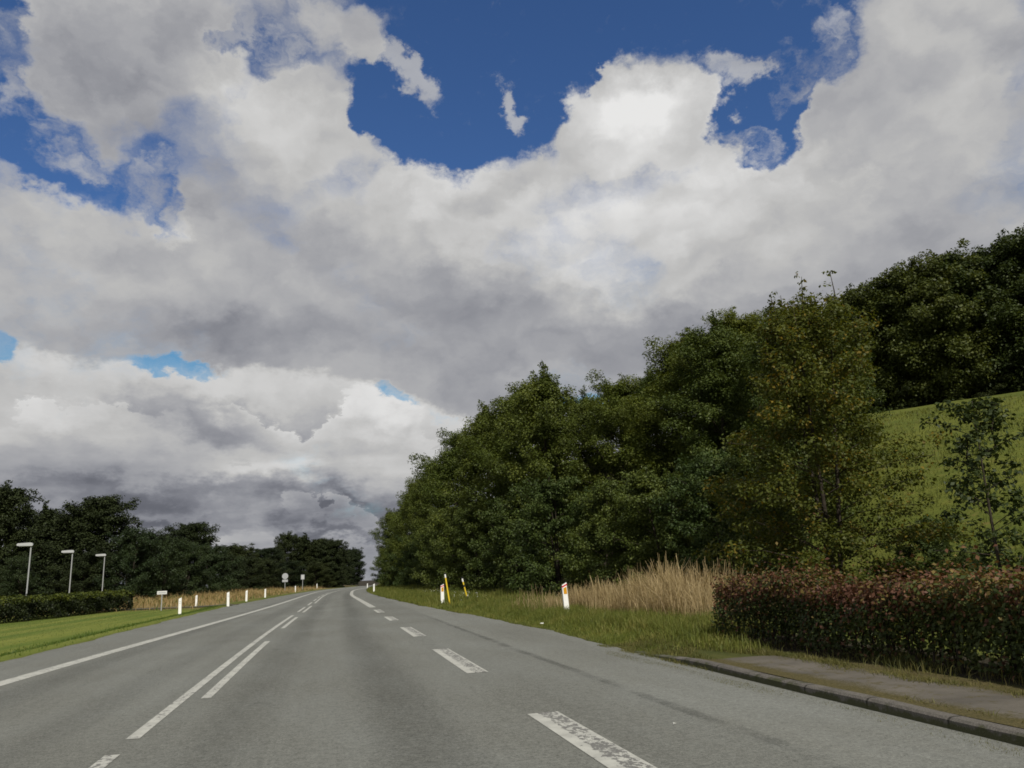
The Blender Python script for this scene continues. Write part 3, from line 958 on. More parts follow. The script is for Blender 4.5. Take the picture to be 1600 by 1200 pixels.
x, y = scatter(170000, 4.62, 6.5, 2.0, 14.2, margin, r)
g1 = blades(x, y, r.uniform(0.02, 0.085, len(x)) * (0.6 + 0.8 * patchy(x, y, 3.0)), r.uniform(0.005, 0.011, len(x)), 0.7, r)
x, y = scatter(30000, 4.42, 4.66, 2.5, 13.0, lambda x, y: (0.15 + 0.85 * patchy(x * 0, y, 1.5)) * S((x - 4.40 - 0.10 * np.sin(y * 1.9 + 1)) / 0.16), r)
g2 = blades(x, y, r.uniform(0.02, 0.06, len(x)), r.uniform(0.004, 0.009, len(x)), 0.6, r)
# weeds under the hedge
x, y = scatter(9000, 6.2, 7.4, 3.0, 13.2, lambda x, y: patchy(x, y, 1.3) ** 2, r)
g3 = blades(x, y, r.uniform(0.04, 0.20, len(x)), r.uniform(0.005, 0.010, len(x)), 0.6, r)
g1 = (np.concatenate([g1[0], g3[0]]), np.concatenate([g1[1], g3[1] + len(g1[0])]))
field('kerb_grass', MAT['moss_grass'], [g1, g2])


# ------------------------------------------------------------------ trees and hedges
def leaf_quads(c, size, r, up=0.35, out=None, droop=0.0, aspect=0.62):
    """c (n,3) leaf centres -> rhombic leaf faces"""
    n = len(c)
    nrm = r.normal(0, 1, (n, 3))
    nrm[:, 2] = np.abs(nrm[:, 2]) * 0.8 + up
    if out is not None:
        nrm += out * 0.9
    nrm /= np.linalg.norm(nrm, axis=1)[:, None]
    a = r.normal(0, 1, (n, 3))
    a[:, 2] -= droop
    a -= nrm * (a * nrm).sum(1)[:, None]
    a /= np.linalg.norm(a, axis=1)[:, None]
    b = np.cross(nrm, a)
    s = (size * r.uniform(0.65, 1.25, n))[:, None]
    fold = nrm * s * 0.10
    v = np.stack([c - a * s * 0.5, c + b * s * aspect * 0.5 + a * s * 0.05 + fold, c + a * s * 0.5, c - b * s * aspect * 0.5 + a * s * 0.05 + fold], 1).reshape(-1, 3)
    f = np.arange(n)[:, None] * 4 + np.arange(4)[None, :]
    return v, f


def build_tree(name, label, cat, mats, H=10.0, R=3.0, crown_base=0.05, limbs=90, per_limb=6, leaves=70, leaf=0.11,
               seed=1, shape='ovate', cl_r=0.42, shoots=10, droop=0.2, rise=0.35, stems=1, lump=0.42, gold=0.0, bark='bark', trunk_r=0.14, aspect=0.62, group=None):
    r = np.random.default_rng(seed)
    root = thing(name, label, cat, group=group)
    mb = MB()
    tops = []
    for s in range(stems):
        a = r.uniform(0, 2 * np.pi)
        sp = 0.0 if stems == 1 else R * 0.28
        pts, rad = [], []
        for k in range(7):
            t = k / 6
            pts.append((math.cos(a) * sp * t + 0.12 * math.sin(3 * t + s) * t * R * 0.3, math.sin(a) * sp * t + 0.10 * math.cos(2 * t + s) * t * R * 0.3 - 0.1 * R * 0.3 * t, -0.25 + t * (H * 0.93 + 0.25)))
            rad.append(trunk_r * (1 - 0.85 * t) * (1.3 if k == 0 else 1.0))
        mb.tube(pts, rad, 8)
        tops.append(np.array(pts))
    centres, crad, dirs = [], [], []
    ph = r.uniform(0, 6, 8)
    for i in range(limbs):
        t = (i + r.uniform(0, 1)) / limbs
        hz = crown_base + (0.97 - crown_base) * t ** 0.9
        az_ = i * 2.39996 + r.uniform(-0.5, 0.5)
        if shape == 'ovate':
            prof_ = (min(t + 0.25, 1.0)) ** 0.5 * (1 - t) ** 0.58 * 1.18 + 0.08
        elif shape == 'round':
            prof_ = math.sqrt(max(0.02, 1 - (2 * (t * 0.98) - 0.85) ** 2 / 1.35)) * 0.98
        elif shape == 'cone':
            prof_ = (1 - t) ** 0.85 * 1.05 + 0.05
        elif shape == 'skirt':
            prof_ = (1 - t) ** 0.42 * 0.82 * (1 + 0.32 * (1 - t) ** 4) + 0.12
        else:
            prof_ = math.sqrt(max(0.05, 1 - t * t))
        lum_ = 1 + lump * (math.sin(2 * az_ + ph[0]) * math.sin(5 * t + ph[1]) + 0.6 * math.sin(5 * az_ + ph[2]) * math.sin(11 * t + ph[3]))
        lum_ = min(max(lum_, 0.62), 1.22)
        L = R * prof_ * lum_ * r.uniform(0.72, 1.08)
        tp = tops[i % stems]
        k = hz * 6 * 0.999
        k0 = min(int(k), 5)
        o = tp[k0] * (1 - (k - k0)) + tp[k0 + 1] * (k - k0)
        d = np.array([math.cos(az_), math.sin(az_), 0])
        rs = rise * r.uniform(0.4, 1.5) + 0.5 * t
        pts = [o + d * L * q_ + np.array([0, 0, 1.0]) * (L * rs * q_ - 0.25 * L * droop * q_ * q_ * 2) for q_ in (0, 0.35, 0.7, 1.0)]
        if i % 2 == 0:
            mb.tube(pts, [max(0.008, trunk_r * 0.30 * (1 - t * 0.6) * (1 - 0.75 * q_)) for q_ in (0, 0.35, 0.7, 1.0)], 5, cap=False)
        for j in range(per_limb):
            q_ = 0.30 + 0.70 * ((j + r.uniform(0, 1)) / per_limb) ** 0.75
            seg = q_ * 3 * 0.999 / 1.0
            s0 = min(int(seg), 2)
            pc = pts[s0] * (1 - (seg - s0)) + pts[s0 + 1] * (seg - s0)
            pc = pc + r.normal(0, 1, 3) * np.array([0.30, 0.30, 0.22]) * cl_r * 1.1
            centres.append(pc)
            crad.append(cl_r * r.uniform(0.55, 1.15) * (0.75 + 0.35 * (1 - t)))
            dirs.append(d + np.array([0, 0, 0.4]))
    for s in range(shoots):
        tp = tops[s % stems]
        t = r.uniform(0.72, 1.0)
        az_ = r.uniform(0, 2 * np.pi)
        rr_ = R * (1 - t) * 1.1 + 0.1
        k = t * 6 * 0.999
        k0 = min(int(k), 5)
        o = tp[k0] * (1 - (k - k0)) + tp[k0 + 1] * (k - k0) + np.array([math.cos(az_) * rr_, math.sin(az_) * rr_, 0.1])
        ln = H * r.uniform(0.06, 0.14)
        tip = o + np.array([r.normal(0, 0.15) * ln, r.normal(0, 0.15) * ln, ln])
        mb.tube([o, (o + tip) / 2 + r.normal(0, 0.03, 3), tip], [0.022, 0.015, 0.006], 5, cap=False)
        m = 7
        for j in range(m):
            q_ = j / (m - 1)
            centres.append(o * (1 - q_) + tip * q_ + r.normal(0, 0.06, 3))
            crad.append(cl_r * (0.80 - 0.50 * q_))
            dirs.append(np.array([0, 0, 0.3]))
    centres, crad, dirs = np.array(centres), np.array(crad), np.array(dirs)
    m = len(centres)
    cnt = np.maximum(6, (leaves * (crad / cl_r) ** 1.7 * r.uniform(0.6, 1.3, m)).astype(int))
    idx = np.repeat(np.arange(m), cnt)
    p_ = r.normal(0, 1, (len(idx), 3))
    p_ /= np.linalg.norm(p_, axis=1)[:, None]
    outn = p_.copy()
    p_ *= (r.uniform(0, 1, len(idx)) ** 0.45)[:, None]
    p_[:, 2] *= 0.72
    pos = centres[idx] + p_ * crad[idx][:, None]
    pos[:, 2] = np.maximum(pos[:, 2], 0.03)
    v, f = leaf_quads(pos, np.full(len(pos), leaf), r, 0.35, outn * 0.6 + dirs[idx] * 0.3, droop, aspect)
    mi = None
    if gold > 0:
        gcl = r.uniform(0, 1, m) < gold
        pr = np.where(gcl[idx], 0.45, 0.03)
        mi = (r.uniform(0, 1, len(idx)) < pr).astype(int)
    mb.build('trunk', MAT[bark], root, smooth=True)
    mesh_obj('crown', v, f, mats, root, midx=mi)
    return root


PROTO = {}


def plant(kind, x, y, height, label, group, spread=1.0, rot=None, mats=None, name=None, sink=0.12):
    """first use of a kind moves the original, later uses copy it with its parts"""
    src, h0, used = PROTO[kind]
    z = float(land(x, y)) - sink
    s = height / h0
    rot = random.uniform(0, 6.28) if rot is None else rot
    sc = (s * spread, s * spread, s)
    if not used[0]:
        used[0] = True
        src.location = (x, y, z)
        src.rotation_euler = (0, 0, rot)
        src.scale = sc
        src['label'] = label
        if group:
            src['group'] = group
        return src
    return copy_thing(src, (x, y, z), rot, sc, label, group, mats)


random.seed(4)


def proto(key, name, cat, H, **kw):
    PROTO[key] = (build_tree(name, 'tree', cat, H=H, **kw), H, [False])


proto('alder_a', 'alder_tree', 'tree', 11.0, mats=MAT['alder'], R=3.1, limbs=88, per_limb=7, leaves=175, leaf=0.118, cl_r=0.60, seed=21, shoots=16, crown_base=0.03)
proto('alder_b', 'alder_tree', 'tree', 11.0, mats=MAT['alder'], R=3.0, limbs=84, per_limb=7, leaves=175, leaf=0.115, cl_r=0.60, seed=22, shoots=20, crown_base=0.03, lump=0.45)
proto('willow_a', 'willow_tree', 'tree', 10.0, mats=MAT['willow'], R=2.9, limbs=90, per_limb=7, leaves=180, leaf=0.135, cl_r=0.60, seed=31, shoots=18, rise=0.7, aspect=0.40, crown_base=0.03)
proto('willow_b', 'willow_tree', 'tree', 10.0, mats=MAT['willow'], R=3.1, limbs=90, per_limb=7, leaves=180, leaf=0.135, cl_r=0.60, seed=32, shoots=14, rise=0.8, aspect=0.40, crown_base=0.03, lump=0.45)
proto('shrub_a', 'shrub', 'shrub', 4.5, mats=MAT['shrub'], R=2.3, limbs=70, per_limb=6, leaves=120, leaf=0.10, seed=41, shoots=9, shape='dome', stems=3, trunk_r=0.06, cl_r=0.36, crown_base=0.02)
proto('shrub_b', 'shrub', 'shrub', 4.5, mats=MAT['shrub'], R=2.2, limbs=70, per_limb=6, leaves=120, leaf=0.10, seed=42, shoots=12, shape='dome', stems=3, trunk_r=0.06, cl_r=0.36, crown_base=0.02, lump=0.5)
proto('wood_a', 'woodland_tree', 'tree', 15.0, mats=MAT['wood'], R=5.0, limbs=110, per_limb=8, leaves=105, leaf=0.28, seed=51, shape='round', shoots=6, cl_r=1.05, trunk_r=0.25, crown_base=0.06)
proto('wood_b', 'woodland_tree', 'tree', 15.0, mats=MAT['wood'], R=4.6, limbs=110, per_limb=8, leaves=105, leaf=0.27, seed=52, shape='round', shoots=8, cl_r=1.0, trunk_r=0.25, crown_base=0.06, lump=0.45)
proto('spruce', 'spruce_tree', 'tree', 12.0, mats=MAT['shade_leaf'], R=2.9, limbs=120, per_limb=7, leaves=60, leaf=0.30, seed=61, shape='cone', shoots=5, cl_r=0.5, trunk_r=0.18, crown_base=0.04, rise=0.05, droop=0.5)
proto('birch', 'birch_tree', 'tree', 8.6, mats=[MAT['birch'], MAT['birch_gold']], R=2.6, limbs=150, per_limb=8, leaves=62, leaf=0.10, seed=71, shape='skirt', shoots=26, cl_r=0.38, stems=3, trunk_r=0.075, crown_base=0.02, rise=0.55, droop=0.7, gold=0.13, bark='bark', lump=0.65)
proto('maple', 'young_maple_tree', 'tree', 4.8, mats=MAT['sapling'], R=1.05, limbs=40, per_limb=5, leaves=24, leaf=0.12, seed=81, shape='round', shoots=4, cl_r=0.24, trunk_r=0.045, crown_base=0.16, lump=0.55)

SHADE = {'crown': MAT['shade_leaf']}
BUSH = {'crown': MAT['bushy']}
ROW = 'trees in the belt along the right verge'
for kind, x, y, hgt, spread, lab in (
    ('alder_b', 11.6, 134, 8.0, 1.0, 'last small tree of the right belt, at the bend beside the gap of sky'),
    ('alder_a', 9.8, 118, 11.0, 0.95, 'alder with a thin spire top, far end of the right tree belt'),
    ('alder_b', 10.9, 106, 10.9, 0.95, 'green alder just nearer than the thin spired one at the far end'),
    ('willow_a', 11.2, 95, 11.8, 1.0, 'olive green tree with a wispy spike top, far part of the right belt'),
    ('alder_a', 11.4, 81, 12.0, 1.15, 'alder on the right belt above the far small white verge post'),
    ('willow_b', 11.8, 67, 12.4, 1.15, 'lighter green tree where the belt rises out of its lowest third'),
    ('alder_b', 11.8, 57, 12.7, 1.12, 'alder with loose twigs at its top, directly above the two yellow stakes'),
    ('willow_a', 12.8, 50, 12.0, 1.15, 'tree with two open leafy tips, left of the dark pointed alder'),
    ('alder_a', 12.6, 44, 12.4, 1.0, 'dark alder with the tallest pointed top in the left half of the belt'),
    ('alder_b', 15.6, 46, 9.8, 1.0, 'alder in the dip right behind the dark pointed one'),
    ('willow_b', 16.2, 41, 9.6, 1.05, 'feathery bright green tree in the middle of the belt'),
    ('alder_a', 20.0, 45, 8.4, 1.35, 'alder crown seen over the right shoulder of the feathery tree'),
    ('willow_a', 18.8, 38, 10.2, 1.2, 'broad olive tree rising in a step behind the dry grass'),
    ('alder_b', 18.2, 33.5, 10.4, 1.15, 'tall mid green tree with ragged top, left neighbour of the birch'),
    ('willow_b', 22.6, 39, 10.0, 1.2, 'tree half hidden behind the tall ragged one beside the birch'),
    ('alder_a', 19.2, 29.5, 9.8, 1.0, 'dark tree right behind the birch on its left side'),
    ('alder_b', 26.4, 37, 8.8, 1.2, 'dark tree between the birch and the wood on the hill'),
):
    plant(kind, x, y, hgt, lab, ROW, spread)
EDGE = 'shrubs at the foot of the right tree belt'
for kind, x, y, hgt, spread, lab in (
    ('shrub_a', 10.6, 128, 5.0, 1.1, 'shrub at the far end of the belt, against the bend of the road'),
    ('shrub_b', 10.2, 108, 5.4, 0.9, 'shrub under the far spired alder'),
    ('shrub_a', 9.9, 88, 5.6, 0.9, 'shrub overhanging the far white verge post'),
    ('shrub_b', 10.1, 75, 5.6, 0.9, 'dark shrub behind the white flowers, farther one'),
    ('shrub_a', 10.1, 63, 6.0, 0.9, 'shrub right behind the white flowers in the verge'),
    ('shrub_b', 10.2, 52, 5.4, 0.95, 'shrub behind the white post that stands by the yellow stake'),
    ('shrub_a', 10.6, 45, 5.2, 0.95, 'shrub just right of the leaning yellow stakes'),
    ('shrub_b', 11.2, 38, 5.4, 0.95, 'bright leaved bush left of the near amber post'),
    ('shrub_a', 11.9, 33, 4.6, 1.0, 'rounded bush right behind the near amber post'),
    ('shrub_b', 12.9, 29, 4.6, 1.0, 'bush at the back of the dry grass, left part'),
    ('shrub_a', 14.2, 26.5, 4.6, 1.0, 'bush at the back of the dry grass, right part'),
    ('shrub_b', 13.6, 22.5, 4.4, 0.9, 'shrub squeezed between dry grass and birch'),
    ('shrub_b', 15.1, 18.0, 1.9, 1.15, 'low drooping shrub under the right side of the birch'),
    ('shrub_a', 14.6, 15.8, 1.1, 1.2, 'lowest bush over the copper hedge, between birch and young maple'),
):
    plant(kind, x, y, hgt, lab, EDGE, spread)
plant('birch', 12.6, 18.2, 8.2, 'multi-stemmed birch with yellowing leaves and thin open top twigs behind the copper hedge', None, 1.06, rot=0.4)
plant('maple', 13.5, 14.0, 4.8, 'slender young maple with bare lower trunk on the meadow behind the copper hedge', None, 1.0, rot=1.0)
HILLW = 'trees of the wood on top of the hill'
for kind, x, y, hgt, lab in (
    ('wood_a', 51.0, 76, 15.0, 'lowest crown of the hill wood, partly hidden behind the birch'),
    ('wood_b', 52.6, 67, 14.2, 'rounded crown of the hill wood just right of the birch top'),
    ('wood_a', 55.5, 64, 14.6, 'hill wood tree with a domed crown, third step up from the birch'),
    ('wood_b', 57.0, 60.5, 15.4, 'hill wood tree standing at the upper left corner of the meadow'),
    ('wood_a', 60.0, 60, 15.6, 'broad crown of the hill wood above the middle of the meadow edge'),
    ('wood_b', 62.2, 57, 16.2, 'tallest crown of the hill wood, over the young maple'),
    ('wood_a', 64.0, 55, 15.4, 'right hand big crown of the hill wood at the picture edge'),
    ('wood_b', 66.5, 52, 15.6, 'hill wood tree cut off by the right edge'),
):
    plant(kind, x, y, hgt, lab, HILLW, 1.0, sink=0.3)
for k, (x, y) in enumerate(((58.5, 70), (63, 66), (67, 62), (70, 57), (55, 80), (49, 82))):
    plant(('wood_b', 'wood_a')[k % 2], x, y, 15.0, 'dark tree inside the hill wood behind its front row of crowns', HILLW, 1.0, sink=0.3)
UNDER = 'bushes under the edge of the hill wood'
for k, (x, y) in enumerate(((51.5, 63.5), (54, 60.5), (56, 57), (58.6, 55.5), (60.8, 53), (62.5, 50), (50, 68))):
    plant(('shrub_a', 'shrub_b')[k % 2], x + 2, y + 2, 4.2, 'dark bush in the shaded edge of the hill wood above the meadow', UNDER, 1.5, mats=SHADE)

LEFTW = 'dark trees across the left background'
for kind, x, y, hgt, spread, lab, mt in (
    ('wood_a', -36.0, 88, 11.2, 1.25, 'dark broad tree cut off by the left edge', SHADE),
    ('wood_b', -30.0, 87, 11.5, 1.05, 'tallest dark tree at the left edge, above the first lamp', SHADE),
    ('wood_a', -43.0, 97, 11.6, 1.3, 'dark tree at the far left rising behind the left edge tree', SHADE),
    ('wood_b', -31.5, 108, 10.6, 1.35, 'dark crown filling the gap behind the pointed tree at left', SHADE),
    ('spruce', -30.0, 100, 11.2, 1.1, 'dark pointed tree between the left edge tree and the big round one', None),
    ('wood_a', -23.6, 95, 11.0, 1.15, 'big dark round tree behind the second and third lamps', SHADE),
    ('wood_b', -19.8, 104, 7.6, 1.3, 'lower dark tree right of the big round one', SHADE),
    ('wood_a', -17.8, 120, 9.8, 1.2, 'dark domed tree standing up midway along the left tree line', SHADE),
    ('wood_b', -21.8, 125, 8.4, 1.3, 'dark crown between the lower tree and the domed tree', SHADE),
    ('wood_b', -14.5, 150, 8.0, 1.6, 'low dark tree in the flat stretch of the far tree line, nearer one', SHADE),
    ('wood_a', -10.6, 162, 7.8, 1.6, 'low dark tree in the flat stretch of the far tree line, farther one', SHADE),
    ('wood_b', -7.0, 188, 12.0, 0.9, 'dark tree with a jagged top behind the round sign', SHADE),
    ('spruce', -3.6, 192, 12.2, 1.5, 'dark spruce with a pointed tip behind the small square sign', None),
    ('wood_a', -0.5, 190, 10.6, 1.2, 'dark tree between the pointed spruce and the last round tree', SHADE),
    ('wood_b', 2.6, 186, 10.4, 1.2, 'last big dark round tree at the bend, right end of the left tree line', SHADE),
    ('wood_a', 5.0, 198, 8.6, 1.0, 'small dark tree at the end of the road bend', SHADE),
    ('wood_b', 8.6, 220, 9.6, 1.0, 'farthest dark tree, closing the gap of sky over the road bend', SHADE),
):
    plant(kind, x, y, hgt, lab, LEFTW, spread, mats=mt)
LB = 'bushes in front of the left trees'
for kind, x, y, hgt, spread, lab, mt in (
    ('shrub_a', -24.0, 76, 4.2, 1.0, 'bush behind the first lamp post at the left', BUSH),
    ('shrub_b', -28.5, 78, 4.4, 1.1, 'bush at the left edge behind the clipped hedge', SHADE),
    ('shrub_b', -20.5, 80, 4.6, 1.2, 'bush between the second and third lamp posts', SHADE),
    ('shrub_a', -17.0, 80, 6.4, 1.0, 'tall greener bush right of the third lamp', BUSH),
    ('shrub_b', -14.6, 84, 5.6, 1.0, 'greener bush over the small white road sign', BUSH),
    ('shrub_a', -14.2, 94, 5.6, 1.1, 'bush right of the small white road sign, first one', BUSH),
    ('shrub_b', -12.8, 106, 6.0, 1.2, 'bush behind the dry field under the domed tree', BUSH),
    ('shrub_a', -12.6, 122, 5.2, 1.3, 'dark bush behind the middle of the dry field', SHADE),
    ('shrub_b', -11.2, 136, 5.2, 1.4, 'dark bush left of the round sign, nearer one', SHADE),
    ('shrub_a', -9.2, 152, 5.4, 1.4, 'dark bush left of the round sign, nearest to it', SHADE),
    ('shrub_b', -6.0, 172, 5.4, 1.5, 'dark bush under the jagged topped tree', SHADE),
    ('shrub_a', -1.2, 178, 5.2, 1.5, 'dark bush right of the small square sign', SHADE),
    ('shrub_b', 2.6, 182, 4.6, 1.4, 'dark bush at the left side of the bend', SHADE),
):
    plant(kind, x, y, hgt, lab, LB, spread, mats=mt)


def hedge(name, label, mats, a, b, width, height, n, leaf, seed, pick, stems=0, skin=0.16, thin=False, loose=1.0):
    """clipped box of leaves from a to b (ground points), leaves near its skin"""
    r_ = np.random.default_rng(seed)
    a, b = np.array(a, float), np.array(b, float)
    L = np.linalg.norm(b - a)
    d = (b - a) / L
    nn = np.array([d[1], -d[0]])          # to the right of a->b
    root = thing(name, label, 'hedge', (a[0], a[1], float(land(a[0], a[1]))))
    s = r_.uniform(0, L, n)
    k = r_.uniform(0, 1, n)
    inner = r_.uniform(0, 1, n) < 0.22
    side = np.where(k < 0.36, -1.0, np.where(k < 0.66, 1.0, 0.0))
    top = side == 0
    depth = np.where(inner, r_.uniform(0.1, width * 0.5, n), np.abs(r_.normal(0, skin, n)) - 0.05)
    u = np.where(top, r_.uniform(-1, 1, n), side)
    hbump = 0.07 * loose * np.sin(s * 0.9) + 0.04 * loose * np.sin(s * 9.1 + u * 4) + 0.05 * np.sin(s * 2.3 + 1) + 0.045 * np.sin(s * 5.1) + 0.03 * np.sin(u * 5 + s * 3.1)
    wb = 0.05 * np.sin(s * 1.7) + 0.04 * np.sin(s * 4.3 + 2)
    zz = np.where(top, height + hbump - depth + 0.10 * r_.exponential(1, n) * (r_.uniform(0, 1, n) < 0.30) * loose * (0.4 + 0.8 * (np.sin(s * 7.3) * np.sin(s * 3.1 + u * 5) > 0.1)), (r_.uniform(0.02, 1.0, n) ** 0.75) * (height + hbump))
    ww = width / 2 + wb + 0.06 * np.sin(zz * 6 + s * 2)
    uu = np.where(top, u * ww, u * (ww - depth) - u * 0.16 * np.clip(0.45 - zz, 0, 1))
    # rounded end
    endpull = np.minimum(s, L - s)
    uu = uu * np.clip(0.6 + endpull * 1.6, 0, 1)
    zz = zz * np.clip(0.75 + endpull, 0, 1)
    xy = d[None, :] * s[:, None] + nn[None, :] * uu[:, None]
    zoff = land(a[0] + xy[:, 0], a[1] + xy[:, 1]) - float(land(a[0], a[1]))
    c = np.stack([xy[:, 0], xy[:, 1], zz + zoff], -1)
    outd = np.stack([nn[0] * u * (~top), nn[1] * u * (~top), top * 0.8], -1)
    v, f = leaf_quads(c, np.full(n, leaf), r_, 0.15, outd, 0.1)
    mi = pick(zz / height, s, u, r_)
    if thin:
        # leggy at the bottom: leaves get scarce low on the sides
        keep = r_.uniform(0, 1, n) < np.clip(0.55 + 1.3 * (zz / height - 0.2) + 0.4 * np.sin(s * 2.9 + 2) * np.sin(s * 1.1 + zz * 4), 0.35, 1.0)
        f, mi = f[keep], mi[keep]
    mesh_obj('foliage', v, f, mats, root, midx=mi)
    if stems:
        mb = MB()
        for i in range(stems):
            s_ = (i + r_.uniform(0, 1)) / stems * L
            u_ = r_.uniform(-0.5, 0.5) * width * 0.75
            base = np.array([*(d * s_ + nn * u_), -0.05])
            p1 = base + np.array([r_.normal(0, 0.06), r_.normal(0, 0.06), height * 0.5])
            p2 = p1 + np.array([r_.normal(0, 0.12), r_.normal(0, 0.12), height * 0.42])
            mb.tube([base, p1, p2], [r_.uniform(0.012, 0.024), 0.011, 0.005], 5, cap=False)
        mb.build('stems', MAT['bark'], root)
    return root


def beech_pick(h, s, u, r_):
    redp = np.clip(0.16 + 0.74 * S((h - 0.52) / 0.36), 0, 1) * (0.55 + 0.45 * np.sin(s * 1.3 + 2 * u) * np.sin(s * 0.6 + 1))
    goldp = 0.03 + 0.22 * S((h - 0.55) / 0.4)
    k = r_.uniform(0, 1, len(h))
    return np.where(k < redp, 1, np.where(k < redp + goldp, 2, 0))


hedge('beech_hedge', 'clipped hedge with copper red top leaves along the footpath at right', [MAT['beech_green'], MAT['beech_red'], MAT['beech_gold']],
      (6.98, -3.0), (7.05, 13.0), 1.10, 0.93, 110000, 0.060, 91, beech_pick, stems=150, thin=True)
hedge('clipped_hedge', 'dark green clipped hedge at the left edge of the lawn, below the lamps', [MAT['clipped'], MAT['clipped_lit']],
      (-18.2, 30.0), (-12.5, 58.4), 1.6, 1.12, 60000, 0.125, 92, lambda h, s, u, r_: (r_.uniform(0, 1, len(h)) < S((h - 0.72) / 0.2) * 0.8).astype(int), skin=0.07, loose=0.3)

# white wild flowers in the verge
r = np.random.default_rng(17)
fx = np.concatenate([r.normal(7.5, 0.35, 60), r.normal(6.6, 0.5, 40)])
fyy = np.concatenate([r.normal(55, 2.2, 60), r.normal(36.5, 1.5, 40)])
fz = land(fx, fyy) + r.uniform(0.25, 0.55, 100)
sel = r.uniform(0, 1, 100) < 0.4
fx, fyy, fz = fx[sel], fyy[sel], fz[sel]
nf = len(fx)
vv, fcs = leaf_quads(np.repeat(np.stack([fx, fyy, fz], -1), 4, 0) + r.normal(0, 0.03, (nf * 4, 3)), np.full(nf * 4, 0.04), r, 0.6)
structure(mesh_obj('wild_flowers', vv, fcs, MAT['flower']), 'stuff')


# ------------------------------------------------------------------ verge posts
def make_post(label, amber=True, h=0.98):
    root = thing('verge_post', label, 'verge post', group='white verge posts')
    w_, d_ = 0.165, 0.05
    sl = 0.075
    b = MB().prism([(-w_ / 2, -0.2), (w_ / 2, -0.2), (w_ / 2 * 0.96, h), (-w_ / 2 * 0.96, h - sl)], 0.0, d_)
    # hollow back of the plastic profile: two flanges
    b.box((-w_ / 2 + 0.012, d_ + 0.03, h * 0.45), (0.02, 0.06, h * 0.85))
    b.box((w_ / 2 - 0.012, d_ + 0.03, h * 0.45), (0.02, 0.06, h * 0.85))
    b.build('post_body', MAT['post_white'], root)
    if amber:
        z0, z1 = h - 0.135, h - 0.085
        MB().prism([(-w_ / 2 - 0.002, z0 - 0.02), (w_ / 2 + 0.002, z0 + 0.045), (w_ / 2 + 0.002, z1 + 0.045), (-w_ / 2 - 0.002, z1 - 0.02)], -0.004, d_ + 0.004).build('red_band', MAT['red'], root)
        MB().prism([(-0.048, h - 0.36), (0.062, h - 0.36), (0.062, h - 0.135), (-0.048, h - 0.175)], -0.007, 0.001).build('reflector', MAT['amber'], root)
    else:
        MB().tube([(-0.0, -0.006, h - 0.22), (-0.0, 0.002, h - 0.22)], 0.032, 14).build('reflector', MAT['silver'], root)
        MB().tube([(-0.0, -0.006, h - 0.32), (-0.0, 0.002, h - 0.32)], 0.032, 14).build('reflector', MAT['silver'], root)
    return root


def put_post(src, x, y, lean=0.0, label=None, first=False, s=1.0):
    loc = (x, y, float(land(x, y)))
    o = src if first else copy_thing(src, loc, 0.0, (s, s, s), label)
    o.location = loc
    o.scale = (s, s, s)
    o.rotation_euler = (0.02, math.radians(-lean), 0)
    return o


pa = make_post('leaning white post with red band and amber reflector, left of the dry grass')
put_post(pa, 7.28, 24.0, 3.5, first=True, s=0.93)
put_post(pa, 5.62, 38.6, 0.0, 'white post with amber reflector right beside the tall yellow stake', s=0.95)
pw = make_post('small white post on the right verge, far off below the tree belt', False)
put_post(pw, 5.55, 88, 0.0, first=True, s=0.95)
put_post(pw, 7.75, 140, 0.0, 'tiny white post on the right verge at the bend, farthest on that side', s=0.85)
for x, y, lean, s, lab in (
    (-7.6, 49.3, 1.0, 0.95, 'white post at the lawn end, next one right of the small road sign'),
    (-8.5, 62, 0.0, 0.78, 'short white post standing back in the dry grass behind the side path'),
    (-6.05, 59, 1.5, 0.98, 'white post at the mouth of the side path by the road edge'),
    (-5.95, 72, 0.0, 0.92, 'white post in the dry grass, next beyond the side path mouth'),
    (-5.45, 88, 0.0, 0.9, 'white post in the dry grass, halfway between side path and round sign'),
    (-3.6, 128, 0.0, 0.95, 'white post just right of the round sign on the left verge'),
    (-0.6, 172, 0.0, 0.95, 'tiny white post in the shade right of the small square sign'),
):
    put_post(pw, x, y, lean, lab, s=s)


# ------------------------------------------------------------------ yellow marker stakes
def stake(loc, h, lean, label, worn):
    root = thing('marker_stake', label, 'marker stake', loc, 'yellow marker stakes', (math.radians(2), math.radians(-lean), 0))
    def seg(name, z0, z1, mat, r0=0.036):
        MB().tube([(0, 0, z0), (0, 0, z1)], r0, 12).build(name, mat, root)
    if worn:
        seg('stake_foot', -0.2, 0.32, MAT['bark'], 0.028)
        seg('stake_body', 0.32, h - 0.22, MAT['yellow'], 0.032)
        seg('dark_band', h * 0.62, h * 0.70, MAT['bark'], 0.034)
    else:
        seg('stake_body', -0.2, h - 0.22, MAT['yellow'])
    seg('white_band', h - 0.22, h - 0.07, MAT['post_white'], 0.037)
    seg('dark_cap', h - 0.07, h, MAT['black'], 0.036)
    return root


stake((5.72, 37.0, float(land(5.72, 37.0))), 1.45, 8.5, 'tall plain yellow stake leaning beside the white amber reflector post', False)
stake((6.75, 38.0, float(land(6.75, 38.0))), 1.22, 14.0, 'shorter worn yellow stake leaning under the trees, right one of two', True)


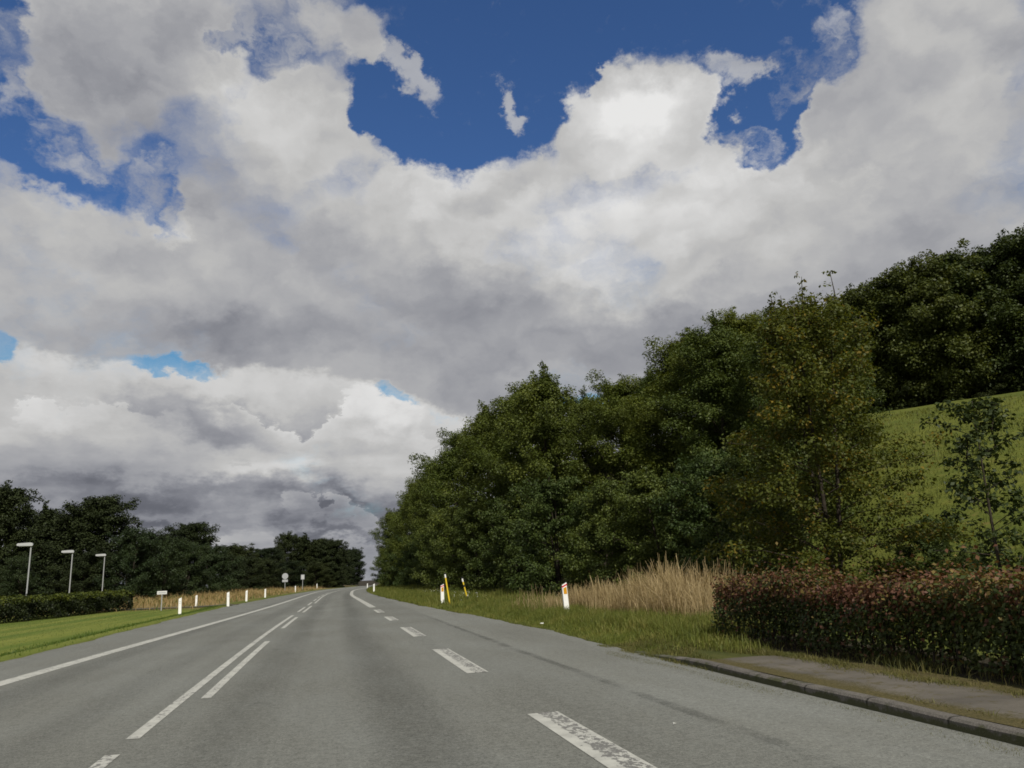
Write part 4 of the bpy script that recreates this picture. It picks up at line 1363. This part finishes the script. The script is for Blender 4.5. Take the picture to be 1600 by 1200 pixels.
# ------------------------------------------------------------------ lamps
def make_lamp(label):
    root = thing('street_lamp', label, 'street lamp', group='lamps behind the clipped hedge')
    MB().tube([(0, 0, -0.2), (0, 0, 0.9), (0, 0, 0.95), (0, 0, 4.12)], [0.065, 0.058, 0.038, 0.034], 12).build('pole', MAT['steel'], root, smooth=False)
    MB().prism([(-0.64, 4.12), (0.07, 4.10), (0.09, 4.16), (0.07, 4.25), (-0.02, 4.28), (-0.60, 4.25), (-0.66, 4.21)], -0.12, 0.12).build('lamp_head', MAT['lamp'], root)
    MB().box((-0.32, 0, 4.098), (0.46, 0.19, 0.024)).build('lamp_glass', MAT['silver'], root)
    return root


l0 = make_lamp('nearest and leftmost of the three grey lamps behind the clipped hedge')
for i, (x, y, lab) in enumerate(((-15.0, 48, None), (-16.2, 60, 'middle one of the three grey lamps behind the clipped hedge'), (-16.8, 71, 'farthest and rightmost of the three grey lamps behind the clipped hedge'))):
    o = l0 if i == 0 else copy_thing(l0, (0, 0, 0), 0.0, (1, 1, 1), lab)
    o.location = (x, y, float(land(x, y)) - 0.30)
    o.rotation_euler = (0, math.radians(0.0), math.radians(8))


# ------------------------------------------------------------------ road signs
def sign_pole(root, h, r0=0.032):
    MB().tube([(0, 0.03, -0.3), (0, 0.03, h)], r0, 10).build('pole', MAT['steel'], root)


x, y = -9.4, 54.0
rs = thing('road_sign', 'small pale rectangular sign on a thin pole at the end of the lawn', 'road sign', (x, y, float(land(x, y))))
sign_pole(rs, 1.1)
MB().box((0, -0.012, 1.06), (0.56, 0.02, 0.2)).build('sign_plate', MAT['sign_face'], rs)
MB().box((0, -0.026, 1.06), (0.42, 0.004, 0.05)).build('faded_stripe', MAT['sign_back'], rs)

x, y = -5.2, 130.0
rs = thing('road_sign', 'grey back of a round sign with small plate below, far left verge', 'road sign', (x, y, float(land(x, y))))
sign_pole(rs, 2.7, 0.045)
MB().tube([(0, -0.03, 2.35), (0, -0.005, 2.35)], 0.45, 28).build('sign_disc', MAT['sign_back'], rs)
MB().box((0, -0.05, 2.35), (0.12, 0.03, 0.5)).build('bracket', MAT['steel'], rs)
MB().box((0, -0.02, 1.66), (0.82, 0.025, 0.36)).build('sub_plate', MAT['sign_back'], rs)
MB().box((0, -0.04, 1.66), (0.10, 0.02, 0.34)).build('bracket', MAT['steel'], rs)

x, y = -2.9, 145.0
rs = thing('road_sign', 'small square grey sign on a pole, right of the round sign', 'road sign', (x, y, float(land(x, y))))
sign_pole(rs, 2.3, 0.045)
MB().box((0, -0.02, 2.25), (0.58, 0.025, 0.80)).build('sign_plate', MAT['sign_back'], rs)
MB().box((0, -0.037, 2.40), (0.34, 0.008, 0.12)).build('pale_panel', MAT['sign_face'], rs)
MB().box((0, -0.037, 2.10), (0.34, 0.008, 0.12)).build('pale_panel', MAT['sign_face'], rs)

# scraps of paper by the road
for i, (x, y, z, lab) in enumerate(((7.02, 24.1, None, 'crumpled white paper scrap in the grass left of the near amber post'), (5.45, 20.2, None, 'white paper scrap at the road edge ahead of the near amber post'), (2.92, 6.71, 0.012, 'tiny white paper scrap lying on the asphalt of the lay-by'))):
    r = np.random.default_rng(100 + i)
    s = 0.06 if i < 2 else 0.018
    zz = float(land(x, y)) + 0.06 if z is None else z
    g = [(a * s + r.normal(0, s * 0.2), b * s * 0.8 + r.normal(0, s * 0.2), abs(r.normal(0, s * 0.35))) for b in (-0.5, 0, 0.5) for a in (-0.6, -0.2, 0.2, 0.6)]
    fs = [(j * 4 + k, j * 4 + k + 1, j * 4 + k + 5, j * 4 + k + 4) for j in range(2) for k in range(3)]
    ob = mesh_obj('paper_scrap', np.array(g), fs, MAT['flower'])
    ob.location = (x, y, zz)
    tag(ob, lab, 'litter')
